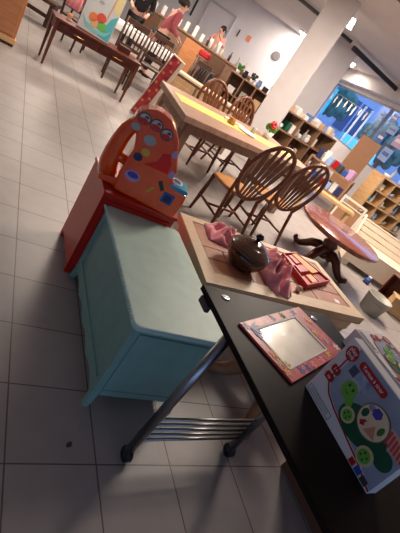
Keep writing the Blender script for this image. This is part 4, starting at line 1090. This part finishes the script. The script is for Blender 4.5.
# ================================================================== WINDOW DRESSING AND OUTSIDE
awn = math.atan2(-wd.y,-wd.x)
PAPER = mat('garland_paper', (226,214,206), .7)
def on_glass(s, z, o=-.02): return wp(s, z, o)
st = MB(); pts = [on_glass(.4+.62*k, 2.22-.012*(k%2)-.02*k, -.05) for k in range(9)]; st.tube(pts, .004, 5)
tag(st.build('garland_string', GREY), 'thin string with white paper shapes strung across the window', 'string')
for i, s_ in enumerate((.75,1.3,1.85,2.4,2.9,3.3,3.8,4.3)):
    t = thing('paper_pendant', 'white paper shape on the window string, %s from the pillar' % ordn[i], 'paper decoration', on_glass(s_, 2.0-.03*(i%3), -.05), awn, 'paper shapes on the window string')
    hgt_ = .12+.07*((i*7)%3)/2
    p = [(.075*math.cos(2*PI*k/10)*(1 if k%2 else .6), hgt_*math.sin(2*PI*k/10)*(1 if k%2 else .75)) for k in range(10)]
    vprism(MB(), p, -.006, .006).build('shape', PAPER, t); MB().tube([(0,0,hgt_*.7),(0,0,2.203-.0323*(s_-.4)-(2.0-.03*(i%3)))], .003, 5).build('thread', GREY, t)
for s_, z, w_, h, mm, cn in ((5.75,2.28,.34,.2,BLUE,'blue poster on the right window pane, topmost'),(6.05,2.02,.5,.22,LBLUE,'pale blue poster on the right window pane, second down'),(5.80,1.72,.4,.26,BLUE,'deep blue poster on the right window pane beside the tan board'),(6.75,1.86,.55,.3,LILAC,'lilac poster on the right window pane'),(6.6,1.45,.5,.34,LBLUE,'pale blue poster low on the right window pane'),(5.0,2.22,.28,.2,LBLUE,'small pale notice in the top right corner of the left window pane')):
    t = thing('window_poster', cn, 'poster', on_glass(s_, z, .045), awn)
    MB().box(-w_/2,w_/2,-.004,.004,-h/2,h/2).build('sheet', mm, t); MB().box(-w_*.36,w_*.36,-.006,-.004,-h*.1,h*.18).build('printed_block', WHITE if mm is not LBLUE else BLUE, t)
ROADM = mat('facade_hazed', (168,184,214), .8, var=.1)  # bluish outdoor haze put into the wall colour
t = thing('street_building', 'blue-hazed building across the street seen through the window', 'building', (8.5,30.5,-.05), VE)
MB().box(0,34,0,6,0,4.6).build('wall', ROADM, t); MB().box(-.2,34.2,-.4,6.2,4.6,4.9).build('cornice', mat('cornice',(90,100,130),.8), t)
for k in range(11):
    w_ = MB().box(1+3*k,2.6+3*k,-.05,0,1.1,3.2).build('window', mat('far_glass',(60,84,130),.2), t); MB().box(1.75+3*k,1.85+3*k,-.09,-.05,1.1,3.2).build('glazing_bar', LBLUE, w_)
def far_tree(loc, h, rr_, label, sd):
    t = thing('tree', label, 'tree', loc)
    MB().tube([(0,0,0),(.05,0,h*.3),(0,.05,h*.5)], [.14,.11,.08], 8).build('trunk', BLACKW, t)
    rnd = random.Random(sd); mb = MB()
    for k in range(70):
        a = rnd.uniform(0,2*PI); q = rr_*math.sqrt(rnd.random()); z = h*.62+rnd.uniform(-.38,.38)*h*(1-.6*q/rr_)
        mb.ball((q*math.cos(a),q*math.sin(a),z), rnd.uniform(.18,.38), 6)
    mb.build('crown', mat('tree_leaves_hazed',(76,128,120),.8,var=.3), t)  # leaves made paler and bluer: outdoor haze put into the colour
far_tree((13.9,18.7,-.05), 3.6, 1.6, 'dark green tree outside the left part of the window', 1)
far_tree((16.9,15.6,-.05), 3.2, 1.5, 'dark green tree outside the middle of the window', 2)
for (x, y), lab in (((10.23,11.24),'white post outside the window nearer the bookcase'),((10.42,11.06),'white post outside the window nearer the tan board')):
    t = thing('street_post', lab, 'post', (x,y,-.05)); MB().tube([(0,0,0),(0,0,2.3)], .035, 10).build('pole', WHITE, t); MB().ball((0,0,2.33), .05, 8).build('cap', WHITE, t); MB().lathe([(.12,0),(.12,.06),(.06,.08)], 12).build('base', GREY, t)
t = thing('car', 'turquoise car parked outside below the middle of the window', 'car', (13.4,13.9,-.05), VE+PI/2)
CARP = mat('turquoise_paint', (70,214,220), .25, coat=.5)
cp = [(-1.9,.25),(1.9,.25),(1.95,.62),(1.2,.82),(.75,1.32),(-1.0,1.34),(-1.6,.86),(-1.92,.80)]
vprism(MB(), cp, -.8, .8).build('body', CARP, t, .08, seg=3)
vprism(MB(), [(-.95,.86),(.98,.84),(.66,1.24),(-.86,1.26)], -.83, -.79).build('side_window', NAVY, t)
for x in (-1.2,1.2):
    for y in (-.83,.67): 
        w_ = MB().tube([(x,y,.31),(x,y+.16,.31)], .31, 18).build('wheel', RUBBER, t); MB().tube([(x,y-.005,.31),(x,y+.165,.31)], .17, 14).build('hubcap', GREY, w_)
t = thing('light_streak_banner', 'narrow turquoise streak of light shown as an added banner outside, left side of the window', 'banner', (12.7,16.9,-.05), VE)  # banner and pole added to stand for a turquoise streak of light
MB().tube([(0,0,0),(0,0,2.7)], .035, 8).build('pole', GREY, t); MB().box(.03,.42,-.01,.01,1.3,2.6).build('flag', CARP, t)
